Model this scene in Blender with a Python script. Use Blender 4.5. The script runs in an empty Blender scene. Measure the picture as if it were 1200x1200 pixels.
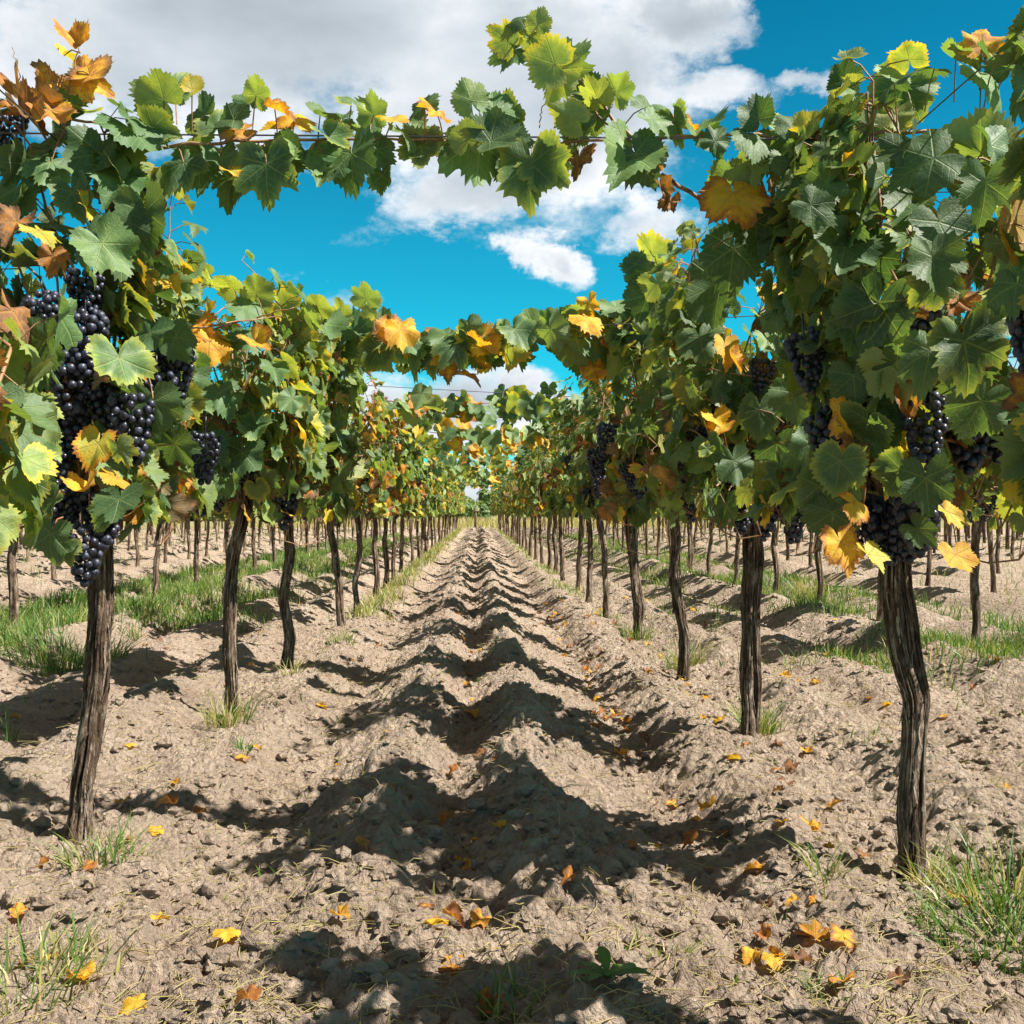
import bpy, math, random
import numpy as np
from mathutils import Vector, Matrix

S = bpy.context.scene
COL = S.collection
R = math.radians

# ------------------------------------------------------------------ camera
FPX = 1150.0                       # focal length in photo pixels (photo is 1200 wide)
YAW = math.atan(40 / FPX)
CAMZ = 1.0
cam = bpy.data.objects.new("camera", bpy.data.cameras.new("camera"))
COL.objects.link(cam)
cam.location = (0, 0, CAMZ)
cam.rotation_euler = (R(90), 0, -YAW)
cam.data.sensor_width = 36
cam.data.lens = 36 * FPX / 1200
cam.data.clip_start = 0.05
cam.data.clip_end = 5000
S.camera = cam

def px(u, v, d):
    """world point that stands at distance d down the row and is seen at photo pixel (u, v)"""
    cx, cz = (u - 600) / FPX, -(v - 600) / FPX
    x = cx * math.cos(YAW) + math.sin(YAW)
    y = -cx * math.sin(YAW) + math.cos(YAW)
    k = d / y
    return np.array([x * k, d, CAMZ + cz * k])

# ------------------------------------------------------------------ node helpers
def new_mat(name):
    m = bpy.data.materials.new(name)
    m.use_nodes = True
    m.node_tree.nodes.clear()
    return m

class NT:
    def __init__(self, tree): self.t = tree
    def n(self, typ, **kw):
        nd = self.t.nodes.new(typ)
        for k, v in kw.items(): setattr(nd, k, v)
        return nd
    def link(self, a, b): self.t.links.new(a, b)
    def put(self, sock, v):
        if isinstance(v, bpy.types.NodeSocket): self.link(v, sock)
        elif v is not None: sock.default_value = v
    def m(self, op, a, b=None, c=None, clamp=False):
        nd = self.n('ShaderNodeMath', operation=op, use_clamp=clamp)
        for i, v in enumerate((a, b, c)): self.put(nd.inputs[i], v)
        return nd.outputs[0]
    def mix(self, f, a, b, blend='MIX'):
        nd = self.n('ShaderNodeMix', data_type='RGBA', blend_type=blend)
        self.put(nd.inputs[0], f); self.put(nd.inputs[6], a); self.put(nd.inputs[7], b)
        return nd.outputs[2]
    def noise(self, vec, scale, detail=4, rough=0.55, dim='3D'):
        nd = self.n('ShaderNodeTexNoise', noise_dimensions=dim)
        if vec is not None: self.link(vec, nd.inputs['Vector'])
        nd.inputs['Scale'].default_value = scale
        nd.inputs['Detail'].default_value = detail
        nd.inputs['Roughness'].default_value = rough
        return nd.outputs['Fac']
    def sstep(self, x, lo, hi):
        nd = self.n('ShaderNodeMapRange', interpolation_type='SMOOTHSTEP')
        self.put(nd.inputs[0], x); self.put(nd.inputs[1], lo); self.put(nd.inputs[2], hi)
        return nd.outputs[0]
    def ramp(self, x, stops):
        nd = self.n('ShaderNodeValToRGB')
        e = nd.color_ramp.elements
        while len(e) < len(stops): e.new(0.5)
        for el, (p, c) in zip(e, stops):
            el.position = p; el.color = (*c, 1)
        self.put(nd.inputs[0], x)
        return nd.outputs[0]
    def vmap(self, vec, scale):
        nd = self.n('ShaderNodeMapping')
        self.link(vec, nd.inputs[0]); nd.inputs['Scale'].default_value = scale
        return nd.outputs[0]
    def bump(self, h, dist, strength=1.0, normal=None):
        nd = self.n('ShaderNodeBump')
        self.put(nd.inputs['Height'], h)
        nd.inputs['Distance'].default_value = dist
        nd.inputs['Strength'].default_value = strength
        if normal: self.link(normal, nd.inputs['Normal'])
        return nd.outputs[0]

# ------------------------------------------------------------------ world, sun, exposure
SUN_EL, SUN_AZ = R(51), R(-18)      # azimuth measured from +X (right of the path) towards +Y
sundir = Vector((math.cos(SUN_EL) * math.cos(SUN_AZ), math.cos(SUN_EL) * math.sin(SUN_AZ), math.sin(SUN_EL)))
W = bpy.data.worlds.new("World"); S.world = W; W.use_nodes = True
W.node_tree.nodes.clear()
w = NT(W.node_tree)
sky = w.n('ShaderNodeTexSky', sky_type='NISHITA')
sky.sun_disc = False
sky.sun_elevation = SUN_EL
sky.sun_rotation = math.pi / 2 - SUN_AZ
sky.altitude = 900; sky.air_density = 1.0; sky.dust_density = 0.3; sky.ozone_density = 2.0
bg1 = w.n('ShaderNodeBackground'); bg1.inputs[1].default_value = 0.068
tc = w.n('ShaderNodeTexCoord')
sep = w.n('ShaderNodeSeparateXYZ'); w.link(tc.outputs['Generated'], sep.inputs[0])
ady = w.m('MAXIMUM', w.m('ABSOLUTE', sep.outputs[1]), 0.05)
cu = w.m('DIVIDE', sep.outputs[0], ady); cv = w.m('DIVIDE', sep.outputs[2], ady)
tinted = w.mix(1.0, sky.outputs[0], w.mix(w.sstep(cv, 0.12, 0.58), (0.06, 1.02, 0.98, 1), (0.02, 0.70, 0.74, 1)), 'MULTIPLY')
w.link(tinted, bg1.inputs[0])
n1 = w.noise(tc.outputs['Generated'], 8.0, 9, 0.66)
n2 = w.noise(w.vmap(tc.outputs['Generated'], (1, 1, 1.7)), 6.0, 9, 0.66)
cu2 = w.m('ADD', cu, w.m('MULTIPLY', w.m('SUBTRACT', n1, 0.5), 0.22))
cv2 = w.m('ADD', cv, w.m('MULTIPLY', w.m('SUBTRACT', n2, 0.5), 0.12))
CLOUDS = [(300, 40, 420, 150, 0, 1.3), (605, 105, 255, 172, 0, 1.3), (810, 20, 110, 62, -12, 1.1),
          (580, 228, 185, 46, 13, 1.05), (642, 303, 60, 27, -18, .85), (750, 258, 80, 32, 0, .6),
          (370, 352, 80, 26, 0, .45), (520, 480, 170, 52, 0, 1.0), (700, 388, 80, 24, -15, .9),
          (560, 570, 190, 45, 0, .9), (945, 90, 48, 20, 20, .75), (850, 108, 90, 24, 0, .6),
          (1250, 480, 260, 60, 0, .9), (-250, 300, 260, 90, 0, .8)]
f = None
for (cx, cy, rx, ry, rot, wt) in CLOUDS:
    a = R(rot)
    dx = w.m('SUBTRACT', cu2, (cx - 560) / FPX); dz = w.m('SUBTRACT', cv2, (600 - cy) / FPX)
    p = w.m('MULTIPLY', w.m('ADD', w.m('MULTIPLY', dx, math.cos(a)), w.m('MULTIPLY', dz, math.sin(a))), FPX / rx)
    q = w.m('MULTIPLY', w.m('SUBTRACT', w.m('MULTIPLY', dz, math.cos(a)), w.m('MULTIPLY', dx, math.sin(a))), FPX / ry)
    e = w.m('MULTIPLY', w.m('SUBTRACT', 1.0, w.m('ADD', w.m('MULTIPLY', p, p), w.m('MULTIPLY', q, q))), wt)
    f = e if f is None else w.m('MAXIMUM', f, e)
n3 = w.noise(w.vmap(tc.outputs['Generated'], (1, 1, 1.8)), 9.0, 9, 0.62)
f = w.m('MAXIMUM', f, -0.6)
f = w.m('MAXIMUM', f, w.m('MULTIPLY_ADD', w.sstep(cv, 0.62, 0.95), 1.3, -0.6))   # unseen broken cloud overhead, added to whiten the ambient light
dens = w.m('ADD', f, w.m('MULTIPLY', w.m('SUBTRACT', n3, 0.5), 2.4))
alpha = w.sstep(dens, -0.05, 0.8)
shade_n = w.noise(w.vmap(tc.outputs['Generated'], (1, 1, 2.2)), 5.0, 5, 0.5)
thick = w.sstep(f, 0.35, 1.15)
sh = w.m('SUBTRACT', w.m('ADD', 0.85, w.m('MULTIPLY', w.m('SUBTRACT', shade_n, 0.5), 1.3)), w.m('MULTIPLY', thick, 0.5), clamp=True)
ccol = w.ramp(sh, [(0.0, (0.30, 0.35, 0.40)), (0.45, (0.54, 0.60, 0.66)), (1.0, (0.95, 0.97, 1.0))])
ccol = w.mix(w.sstep(cv, 0.60, 0.95), ccol, (0.25, 0.225, 0.20, 1))      # added overhead cloud toned warm grey to keep ambient light neutral and low
bg2 = w.n('ShaderNodeBackground'); w.link(ccol, bg2.inputs[0]); bg2.inputs[1].default_value = 0.50
mixs = w.n('ShaderNodeMixShader')
w.link(alpha, mixs.inputs[0]); w.link(bg1.outputs[0], mixs.inputs[1]); w.link(bg2.outputs[0], mixs.inputs[2])
wo = w.n('ShaderNodeOutputWorld'); w.link(mixs.outputs[0], wo.inputs[0])

sl = bpy.data.lights.new("sun", 'SUN'); sl.energy = 5.0; sl.angle = R(0.5); sl.color = (1.0, 0.95, 0.86)
so = bpy.data.objects.new("sun", sl); COL.objects.link(so)
so.rotation_euler = sundir.to_track_quat('Z', 'Y').to_euler(); so.location = (20, -8, 30)

vs = S.view_settings
vs.view_transform = 'Standard'; vs.look = 'None'; vs.gamma = 1; vs.exposure = 1.18; vs.use_curve_mapping = False
S.cycles.max_bounces = 5; S.cycles.diffuse_bounces = 2; S.cycles.glossy_bounces = 2
S.cycles.transmission_bounces = 4; S.cycles.transparent_max_bounces = 4
S.cycles.use_denoising = True

# ------------------------------------------------------------------ numpy noise
_perm = np.random.RandomState(7).permutation(256); _perm = np.concatenate([_perm, _perm, _perm])
_g = np.random.RandomState(8).normal(size=(256, 3)); _g /= np.linalg.norm(_g, axis=1)[:, None]
def perlin(x, y, z=None):
    x = np.asarray(x, float); y = np.asarray(y, float)
    z = np.zeros_like(x) if z is None else np.asarray(z, float)
    xi, yi, zi = np.floor(x).astype(int), np.floor(y).astype(int), np.floor(z).astype(int)
    xf, yf, zf = x - xi, y - yi, z - zi
    u, v, s = (t * t * t * (t * (t * 6 - 15) + 10) for t in (xf, yf, zf))
    out = 0
    for a in (0, 1):
        for b in (0, 1):
            for c in (0, 1):
                h = _perm[_perm[_perm[(xi + a) & 255] + ((yi + b) & 255)] + ((zi + c) & 255)]
                g = _g[h]
                d = g[..., 0] * (xf - a) + g[..., 1] * (yf - b) + g[..., 2] * (zf - c)
                out = out + d * (u if a else 1 - u) * (v if b else 1 - v) * (s if c else 1 - s)
    return out

# ------------------------------------------------------------------ mesh helpers
def mesh_from(name, V, T, attrs=None, mats=(), smooth=True, mat_idx=None):
    V = np.asarray(V, np.float32); T = np.asarray(T, np.int32)
    k = T.shape[1]
    me = bpy.data.meshes.new(name)
    me.vertices.add(len(V)); me.vertices.foreach_set('co', V.ravel())
    me.loops.add(T.size); me.loops.foreach_set('vertex_index', T.ravel())
    me.polygons.add(len(T)); me.polygons.foreach_set('loop_start', np.arange(0, T.size, k, dtype=np.int32))
    me.polygons.foreach_set('use_smooth', np.full(len(T), smooth, dtype=bool))
    if mat_idx is not None: me.polygons.foreach_set('material_index', np.asarray(mat_idx, np.int32))
    for key, val in (attrs or {}).items():
        val = np.asarray(val, np.float32)
        if val.ndim == 1:
            a = me.attributes.new(key, 'FLOAT', 'POINT'); a.data.foreach_set('value', val)
        else:
            a = me.attributes.new(key, 'FLOAT_VECTOR', 'POINT'); a.data.foreach_set('vector', val.ravel())
    for m in mats: me.materials.append(m)
    me.update(calc_edges=True); me.validate()
    return me

def obj(name, me, parent=None, loc=None):
    o = bpy.data.objects.new(name, me); COL.objects.link(o)
    if parent is not None: o.parent = parent
    if loc is not None: o.location = loc
    return o

def tag(o, label=None, cat=None, group=None, kind=None):
    if label: o['label'] = label
    if cat: o['category'] = cat
    if group: o['group'] = group
    if kind: o['kind'] = kind
    return o

def thing(name, label, cat, loc=(0, 0, 0), rz=0, group=None):
    o = obj(name, None, None, loc); o.rotation_euler = (0, 0, rz)
    o.empty_display_size = 0.1
    return tag(o, label, cat, group)

class MB:
    """collects triangle pieces"""
    def __init__(self): self.V, self.T, self.A, self.n = [], [], {}, 0
    def add(self, V, T, **attrs):
        V = np.asarray(V, float)
        self.V.append(V); self.T.append(np.asarray(T, int) + self.n); self.n += len(V)
        for k, v in attrs.items(): self.A.setdefault(k, []).append(np.asarray(v, float))
    def mesh(self, name, mats, smooth=True):
        return mesh_from(name, np.concatenate(self.V), np.concatenate(self.T),
                         {k: np.concatenate(v) for k, v in self.A.items()}, mats, smooth)

def unit(v):
    v = np.asarray(v, float)
    return v / np.maximum(np.linalg.norm(v, axis=-1, keepdims=True), 1e-9)

def tube(P, rad, sides=6, cap=True):
    P = np.asarray(P, float); n = len(P)
    rad = np.broadcast_to(np.asarray(rad, float), (n,))
    t = unit(np.gradient(P, axis=0))
    ref = np.array([0.31, 0.9, 0.3]) if abs(t[0][1]) < 0.8 else np.array([0.9, 0.1, 0.3])
    a = unit(np.cross(t, ref)); b = np.cross(t, a)
    th = np.linspace(0, 2 * np.pi, sides, endpoint=False)
    V = (P[:, None] + rad[:, None, None] * (np.cos(th)[None, :, None] * a[:, None] + np.sin(th)[None, :, None] * b[:, None])).reshape(-1, 3)
    i = np.arange(n - 1)[:, None] * sides; j = np.arange(sides)[None]; k = (j + 1) % sides
    A, B, C, D = (i + j).ravel(), (i + k).ravel(), (i + sides + k).ravel(), (i + sides + j).ravel()
    T = np.concatenate([np.stack([A, B, C], 1), np.stack([A, C, D], 1)])
    if cap:
        V = np.concatenate([V, P[:1], P[-1:]]); c0, c1 = n * sides, n * sides + 1
        jj = np.arange(sides); kk = (jj + 1) % sides
        T = np.concatenate([T, np.stack([np.full(sides, c0), kk, jj], 1),
                            np.stack([np.full(sides, c1), (n - 1) * sides + jj, (n - 1) * sides + kk], 1)])
    return V, T

# ------------------------------------------------------------------ materials
def attr(nt, name):
    return nt.n('ShaderNodeAttribute', attribute_name=name)

def leaf_material(name, dry=False):
    m = new_mat(name); t = NT(m.node_tree)
    lp = attr(t, 'lp'); lv = attr(t, 'lv')
    s1 = t.n('ShaderNodeSeparateXYZ'); t.link(lp.outputs['Vector'], s1.inputs[0])
    s2 = t.n('ShaderNodeSeparateXYZ'); t.link(lv.outputs['Vector'], s2.inputs[0])
    ax = t.m('ABSOLUTE', s1.outputs[0]); y = s1.outputs[1]; seed = s1.outputs[2]
    age, tint, edge = s2.outputs[0], s2.outputs[1], s2.outputs[2]
    M = A = None
    for ang in (0, 52, 110):
        sx, cy = math.sin(R(ang)), math.cos(R(ang))
        d = t.m('ABSOLUTE', t.m('SUBTRACT', t.m('MULTIPLY', ax, cy), t.m('MULTIPLY', y, sx)))
        al = t.m('ADD', t.m('MULTIPLY', ax, sx), t.m('MULTIPLY', y, cy))
        d = t.m('ADD', d, t.m('MULTIPLY', t.m('LESS_THAN', al, -0.02), 5.0))
        if M is None: M, A = d, al
        else:
            c = t.m('LESS_THAN', d, M)
            A = t.m('ADD', A, t.m('MULTIPLY', c, t.m('SUBTRACT', al, A)))
            M = t.m('MINIMUM', M, d)
    wdt = t.m('MULTIPLY_ADD', A, -0.016, 0.026)
    main = t.m('SUBTRACT', 1.0, t.sstep(t.m('DIVIDE', M, wdt), 0.35, 1.3))
    fr = t.m('FRACT', t.m('MULTIPLY', t.m('SUBTRACT', A, t.m('MULTIPLY', M, 0.85)), 6.0))
    sec = t.m('SUBTRACT', 1.0, t.sstep(t.m('ABSOLUTE', t.m('SUBTRACT', fr, 0.5)), 0.03, 0.11))
    vein = t.m('MAXIMUM', main, t.m('MULTIPLY', sec, 0.5))
    comb = t.n('ShaderNodeCombineXYZ')
    t.link(s1.outputs[0], comb.inputs[0]); t.link(y, comb.inputs[1]); t.link(t.m('MULTIPLY', seed, 37.0), comb.inputs[2])
    nz = t.noise(comb.outputs[0], 3.0, 5, 0.65)
    nf = t.noise(comb.outputs[0], 14.0, 3, 0.6)
    eb = t.m('MULTIPLY', t.m('MULTIPLY', t.sstep(edge, 0.55, 1.0), t.sstep(t.m('FRACT', t.m('MULTIPLY', seed, 7.31)), 0.40, 0.9)), 0.28)
    aa = t.m('ADD', t.m('ADD', age, eb), t.m('MULTIPLY', t.m('SUBTRACT', nz, 0.5), t.m('MULTIPLY_ADD', age, 0.75, 0.14)), clamp=True)
    col = t.ramp(aa, [(0.0, (0.045, 0.098, 0.038)), (0.18, (0.108, 0.175, 0.060)), (0.36, (0.25, 0.29, 0.065)),
                      (0.52, (0.42, 0.34, 0.035)), (0.66, (0.56, 0.29, 0.02)), (0.78, (0.36, 0.13, 0.025)),
                      (0.9, (0.24, 0.11, 0.045)), (1.0, (0.13, 0.065, 0.035))])
    sp = t.m('MULTIPLY', t.sstep(nf, 0.60, 0.70), t.sstep(t.m('ADD', age, t.m('MULTIPLY', t.m('FRACT', t.m('MULTIPLY', seed, 3.7)), 0.25)), 0.15, 0.4))
    col = t.mix(t.m('MULTIPLY', sp, 0.6), col, (0.14, 0.06, 0.02, 1))
    veinc = t.mix(t.sstep(age, 0.3, 0.6), (0.22, 0.29, 0.10, 1), (0.40, 0.22, 0.05, 1))
    col = t.mix(t.m('MULTIPLY', vein, 0.5), col, veinc)
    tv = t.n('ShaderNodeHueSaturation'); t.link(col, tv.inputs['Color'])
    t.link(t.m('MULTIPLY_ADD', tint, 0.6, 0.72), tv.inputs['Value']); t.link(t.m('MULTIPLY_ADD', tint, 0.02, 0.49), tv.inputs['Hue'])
    col = tv.outputs[0]
    geo = t.n('ShaderNodeNewGeometry')
    pale = t.mix(0.45, col, (0.20, 0.24, 0.13, 1))
    colf = t.mix(t.m('MULTIPLY', geo.outputs['Backfacing'], 0.8), col, pale)
    h = t.m('ADD', t.m('ADD', t.m('MULTIPLY', main, -0.55), t.m('MULTIPLY', sec, -0.12)), t.m('ADD', t.m('MULTIPLY', nz, 0.9), t.m('MULTIPLY', nf, 0.5)))
    bp = t.bump(h, 0.004, 0.6)
    pr = t.n('ShaderNodeBsdfPrincipled')
    t.link(colf, pr.inputs['Base Color']); t.link(bp, pr.inputs['Normal'])
    t.put(pr.inputs['Roughness'], t.m('MULTIPLY_ADD', t.sstep(age, 0.4, 0.9), 0.25, 0.54))
    pr.inputs['Specular IOR Level'].default_value = 0.42
    tr = t.n('ShaderNodeBsdfTranslucent')
    t.link(t.mix(1.0, col, (2.3, 2.1, 0.75, 1), 'MULTIPLY'), tr.inputs[0]); t.link(bp, tr.inputs['Normal'])
    mx = t.n('ShaderNodeMixShader'); t.put(mx.inputs[0], t.m('MULTIPLY_ADD', t.sstep(age, 0.6, 0.95), -0.10, 0.30))
    t.link(pr.outputs[0], mx.inputs[1]); t.link(tr.outputs[0], mx.inputs[2])
    o = t.n('ShaderNodeOutputMaterial'); t.link(mx.outputs[0], o.inputs[0])
    return m

def bark_material():
    m = new_mat("vine_bark"); t = NT(m.node_tree)
    tc = t.n('ShaderNodeTexCoord'); oi = t.n('ShaderNodeObjectInfo')
    v = t.n('ShaderNodeVectorMath', operation='ADD'); t.link(tc.outputs['Object'], v.inputs[0]); t.link(oi.outputs['Random'], v.inputs[1])
    st = t.noise(t.vmap(v.outputs[0], (1, 1, 0.17)), 80, 7, 0.75)
    st2 = t.noise(t.vmap(v.outputs[0], (1, 1, 0.26)), 26, 6, 0.7)
    pt = t.noise(v.outputs[0], 9, 4, 0.6)
    fl = t.noise(t.vmap(v.outputs[0], (1, 1, 0.33)), 48, 5, 0.7)
    at = attr(t, 'ridge')
    a = t.m('ADD', t.m('ADD', t.m('MULTIPLY', st, 0.55), t.m('MULTIPLY', st2, 0.45)), t.m('MULTIPLY', at.outputs['Fac'], 0.22))
    col = t.ramp(a, [(0.36, (0.012, 0.008, 0.006)), (0.47, (0.075, 0.045, 0.028)), (0.57, (0.17, 0.115, 0.078)), (0.68, (0.46, 0.36, 0.28))])
    col = t.mix(t.m('MULTIPLY', t.sstep(pt, 0.55, 0.7), 0.5), col, (0.13, 0.075, 0.045, 1))
    col = t.mix(t.m('MULTIPLY', t.sstep(fl, 0.56, 0.66), 0.65), col, (0.36, 0.27, 0.20, 1))
    col = t.mix(t.m('MULTIPLY', t.sstep(fl, 0.44, 0.36), 0.8), col, (0.02, 0.013, 0.01, 1))
    pr = t.n('ShaderNodeBsdfPrincipled'); t.link(col, pr.inputs['Base Color']); pr.inputs['Roughness'].default_value = 0.9
    pr.inputs['Specular IOR Level'].default_value = 0.2
    t.link(t.bump(t.m('ADD', t.m('ADD', st, t.m('MULTIPLY', fl, 1.2)), t.m('MULTIPLY', st2, 1.5)), 0.016, 1.0), pr.inputs['Normal'])
    o = t.n('ShaderNodeOutputMaterial'); t.link(pr.outputs[0], o.inputs[0])
    return m

def cane_material():
    m = new_mat("cane_bark"); t = NT(m.node_tree)
    tc = t.n('ShaderNodeTexCoord')
    nz = t.noise(tc.outputs['Object'], 22, 4, 0.6)
    col = t.ramp(nz, [(0.3, (0.10, 0.045, 0.02)), (0.5, (0.27, 0.13, 0.06)), (0.68, (0.33, 0.22, 0.09)), (0.8, (0.16, 0.19, 0.05))])
    pr = t.n('ShaderNodeBsdfPrincipled'); t.link(col, pr.inputs['Base Color']); pr.inputs['Roughness'].default_value = 0.55
    t.link(t.bump(t.noise(tc.outputs['Object'], 160, 3), 0.002, 0.6), pr.inputs['Normal'])
    o = t.n('ShaderNodeOutputMaterial'); t.link(pr.outputs[0], o.inputs[0])
    return m

def grape_material():
    m = new_mat("grape_skin"); t = NT(m.node_tree)
    tc = t.n('ShaderNodeTexCoord')
    bl = attr(t, 'bloom')
    nz = t.noise(tc.outputs['Object'], 90, 4, 0.65)
    k = t.m('MULTIPLY', t.sstep(nz, 0.32, 0.68), t.m('MULTIPLY_ADD', bl.outputs['Fac'], 0.8, 0.15))
    col = t.mix(k, (0.007, 0.006, 0.013, 1), (0.065, 0.078, 0.125, 1))
    pr = t.n('ShaderNodeBsdfPrincipled'); t.link(col, pr.inputs['Base Color'])
    t.put(pr.inputs['Roughness'], t.m('MULTIPLY_ADD', k, 0.35, 0.32))
    o = t.n('ShaderNodeOutputMaterial'); t.link(pr.outputs[0], o.inputs[0])
    return m

def soil_material():
    m = new_mat("dry_tilled_soil"); t = NT(m.node_tree)
    geo = t.n('ShaderNodeNewGeometry'); P = geo.outputs['Position']
    big = t.noise(P, 0.9, 4, 0.6); mid = t.noise(P, 7, 5, 0.65); fin = t.noise(P, 45, 6, 0.7); grain = t.noise(P, 220, 3, 0.6)
    a = t.m('ADD', t.m('ADD', t.m('MULTIPLY', big, 0.3), t.m('MULTIPLY', mid, 0.35)), t.m('MULTIPLY', fin, 0.35))
    col = t.ramp(a, [(0.33, (0.20, 0.142, 0.104)), (0.44, (0.41, 0.31, 0.232)), (0.55, (0.545, 0.425, 0.325)), (0.67, (0.66, 0.545, 0.44))])
    fa = attr(t, 'field')
    far = t.mix(t.noise(P, 0.25, 5, 0.6), (0.40, 0.32, 0.17, 1), (0.26, 0.27, 0.10, 1))
    col = t.mix(fa.outputs['Fac'], col, far)
    pr = t.n('ShaderNodeBsdfPrincipled'); t.link(col, pr.inputs['Base Color']); pr.inputs['Roughness'].default_value = 0.95
    pr.inputs['Specular IOR Level'].default_value = 0.15
    vo = t.n('ShaderNodeTexVoronoi'); t.link(P, vo.inputs['Vector']); vo.inputs['Scale'].default_value = 55
    vo2 = t.n('ShaderNodeTexVoronoi'); t.link(P, vo2.inputs['Vector']); vo2.inputs['Scale'].default_value = 24
    h = t.m('ADD', t.m('ADD', t.m('MULTIPLY', vo.outputs['Distance'], -0.5), t.m('MULTIPLY', vo2.outputs['Distance'], -0.9)),
            t.m('ADD', t.m('MULTIPLY', fin, 1.2), t.m('MULTIPLY', grain, 0.3)))
    t.link(t.bump(h, 0.045, 1.0), pr.inputs['Normal'])
    o = t.n('ShaderNodeOutputMaterial'); t.link(pr.outputs[0], o.inputs[0])
    return m

def blade_material(name, stops):
    m = new_mat(name); t = NT(m.node_tree)
    at = attr(t, 'age')
    col = t.ramp(at.outputs['Fac'], stops)
    pr = t.n('ShaderNodeBsdfPrincipled'); t.link(col, pr.inputs['Base Color']); pr.inputs['Roughness'].default_value = 0.5
    tr = t.n('ShaderNodeBsdfTranslucent'); t.link(t.mix(1.0, col, (1.7, 1.6, 0.8, 1), 'MULTIPLY'), tr.inputs[0])
    mx = t.n('ShaderNodeMixShader'); mx.inputs[0].default_value = 0.3
    t.link(pr.outputs[0], mx.inputs[1]); t.link(tr.outputs[0], mx.inputs[2])
    o = t.n('ShaderNodeOutputMaterial'); t.link(mx.outputs[0], o.inputs[0])
    return m

def plain(name, c, rough=0.6, metal=0.0, nscale=30, var=0.25):
    m = new_mat(name); t = NT(m.node_tree)
    tc = t.n('ShaderNodeTexCoord')
    nz = t.noise(tc.outputs['Object'], nscale, 4, 0.6)
    col = t.mix(nz, tuple(x * (1 - var) for x in c) + (1,), tuple(x * (1 + var) for x in c) + (1,))
    pr = t.n('ShaderNodeBsdfPrincipled'); t.link(col, pr.inputs['Base Color'])
    pr.inputs['Roughness'].default_value = rough; pr.inputs['Metallic'].default_value = metal
    o = t.n('ShaderNodeOutputMaterial'); t.link(pr.outputs[0], o.inputs[0])
    return m

M_LEAF = leaf_material("vine_leaf")
M_BARK = bark_material(); M_CANE = cane_material(); M_GRAPE = grape_material(); M_SOIL = soil_material()
M_GRASS = blade_material("grass_blade", [(0, (0.035, 0.10, 0.018)), (0.4, (0.10, 0.20, 0.035)), (0.65, (0.28, 0.30, 0.07)), (1, (0.48, 0.38, 0.20))])
M_WIRE = plain("galvanised_wire", (0.16, 0.16, 0.17), 0.45, 0.8)
M_CLOD = M_SOIL

# ------------------------------------------------------------------ ground
XR = 1.2
ROWX = [-10.8, -8.4, -6.0, -3.6, -1.2, 1.2, 3.6, 6.0, 8.4, 10.8]
FIELD_END = 58.0
def gauss(x, c, s): return np.exp(-((x - c) / s) ** 2)

def ground_h(x, y, fine=True):
    x = np.asarray(x, float); y = np.asarray(y, float)
    wob = 0.05 * perlin(x * 0 + 3.1, y * 0.5) + 0.02 * perlin(x * 0 + 9.1, y * 1.7)
    X = x + wob
    mound = 0.80 + 0.5 * perlin(x * 0.6 + 4.2, y * 1.15, x * 0 + 2.0) + 0.45 * perlin(x * 1.1 + 1.2, y * 2.7, x * 0 + 6.0) + 0.5 * perlin(x * 3 + 1.2, y * 5.5, x * 0 + 7.0)
    path = gauss(X, -0.28, 0.16) * 0.11 * mound + gauss(X, 0.20, 0.15) * 0.14 * mound \
        - gauss(X, -0.04, 0.09) * 0.03 - gauss(X, 0.68, 0.15) * 0.085 - gauss(X, -0.68, 0.16) * 0.06 \
        + gauss(X, 0.97, 0.15) * 0.055 + gauss(X, -1.0, 0.15) * 0.04
    path = path * np.clip((y - 1.4) / 2.0, 0.3, 1)
    # alleys outside the two main rows: a worn wheel track in the middle, low banks at the sides
    u = (np.abs(X) - 1.2) % 2.4
    alley = np.where(np.abs(X) > 1.2, 0.10 * gauss(u, 0.42, 0.17) * (1 + 1.2 * perlin(x * .7, y * 1.3)) + 0.10 * gauss(u, 1.9, 0.2) * (1 + 1.2 * perlin(x * .7 + 5, y * 1.3)) - 0.085 * gauss(u, 0.85, 0.16) - 0.07 * gauss(u, 1.5, 0.15)
                     + 0.03 * gauss(u, 1.17, 0.12) * (0.5 + perlin(x * .5, y * .8)), 0.0)
    rough = np.where(np.abs(X) > 1.25, 0.55 + 0.45 * np.clip(np.abs(u - 1.0) * 1.6 - 0.3, 0, 1), 1.0)
    inside = np.clip((FIELD_END + 6 - y) / 6, 0, 1) * np.clip((30 - np.abs(x)) / 8, 0, 1)
    h = (path + alley) * inside
    d = np.sqrt(x * x + y * y)
    if fine:
        n = 0.06 * perlin(x * 1.5, y * 1.5, x * 0 + 5.5)
        rgd = 1 + 0.6 * (gauss(x, -0.27, 0.3) + gauss(x, 0.2, 0.3)) * inside
        n = n + rgd * 0.06 * (np.abs(perlin(x * 4.3, y * 5.2, x * 0 + 1.5)) - 0.15)
        n = n + rgd * 0.048 * (np.abs(perlin(x * 10 + 7, y * 11, x * 0 + 2.5)) - 0.15)
        n = n + rgd * 0.048 * (0.15 - np.abs(perlin(x * 21 + 3, y * 23, x * 0 + 3.5))) * np.clip(1.4 - d / 16, 0.2, 1)
        n = n + 0.038 * perlin(x * 45, y * 47, x * 0 + 4.5) * np.clip(1.2 - d / 9, 0, 1)
        h = h + n * rough * (0.25 + 0.75 * inside)
    swell = 0.5 * perlin(x * 0.01, y * 0.008, x * 0 + 8.5) * np.clip((d - 70) / 80, 0, 1)
    rise = np.clip((y - 62) / 60, 0, 1) * 0.35
    return h + swell + rise

def gz(x, y, fine=True):
    return float(ground_h(np.array([x]), np.array([y]), fine)[0])

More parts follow.
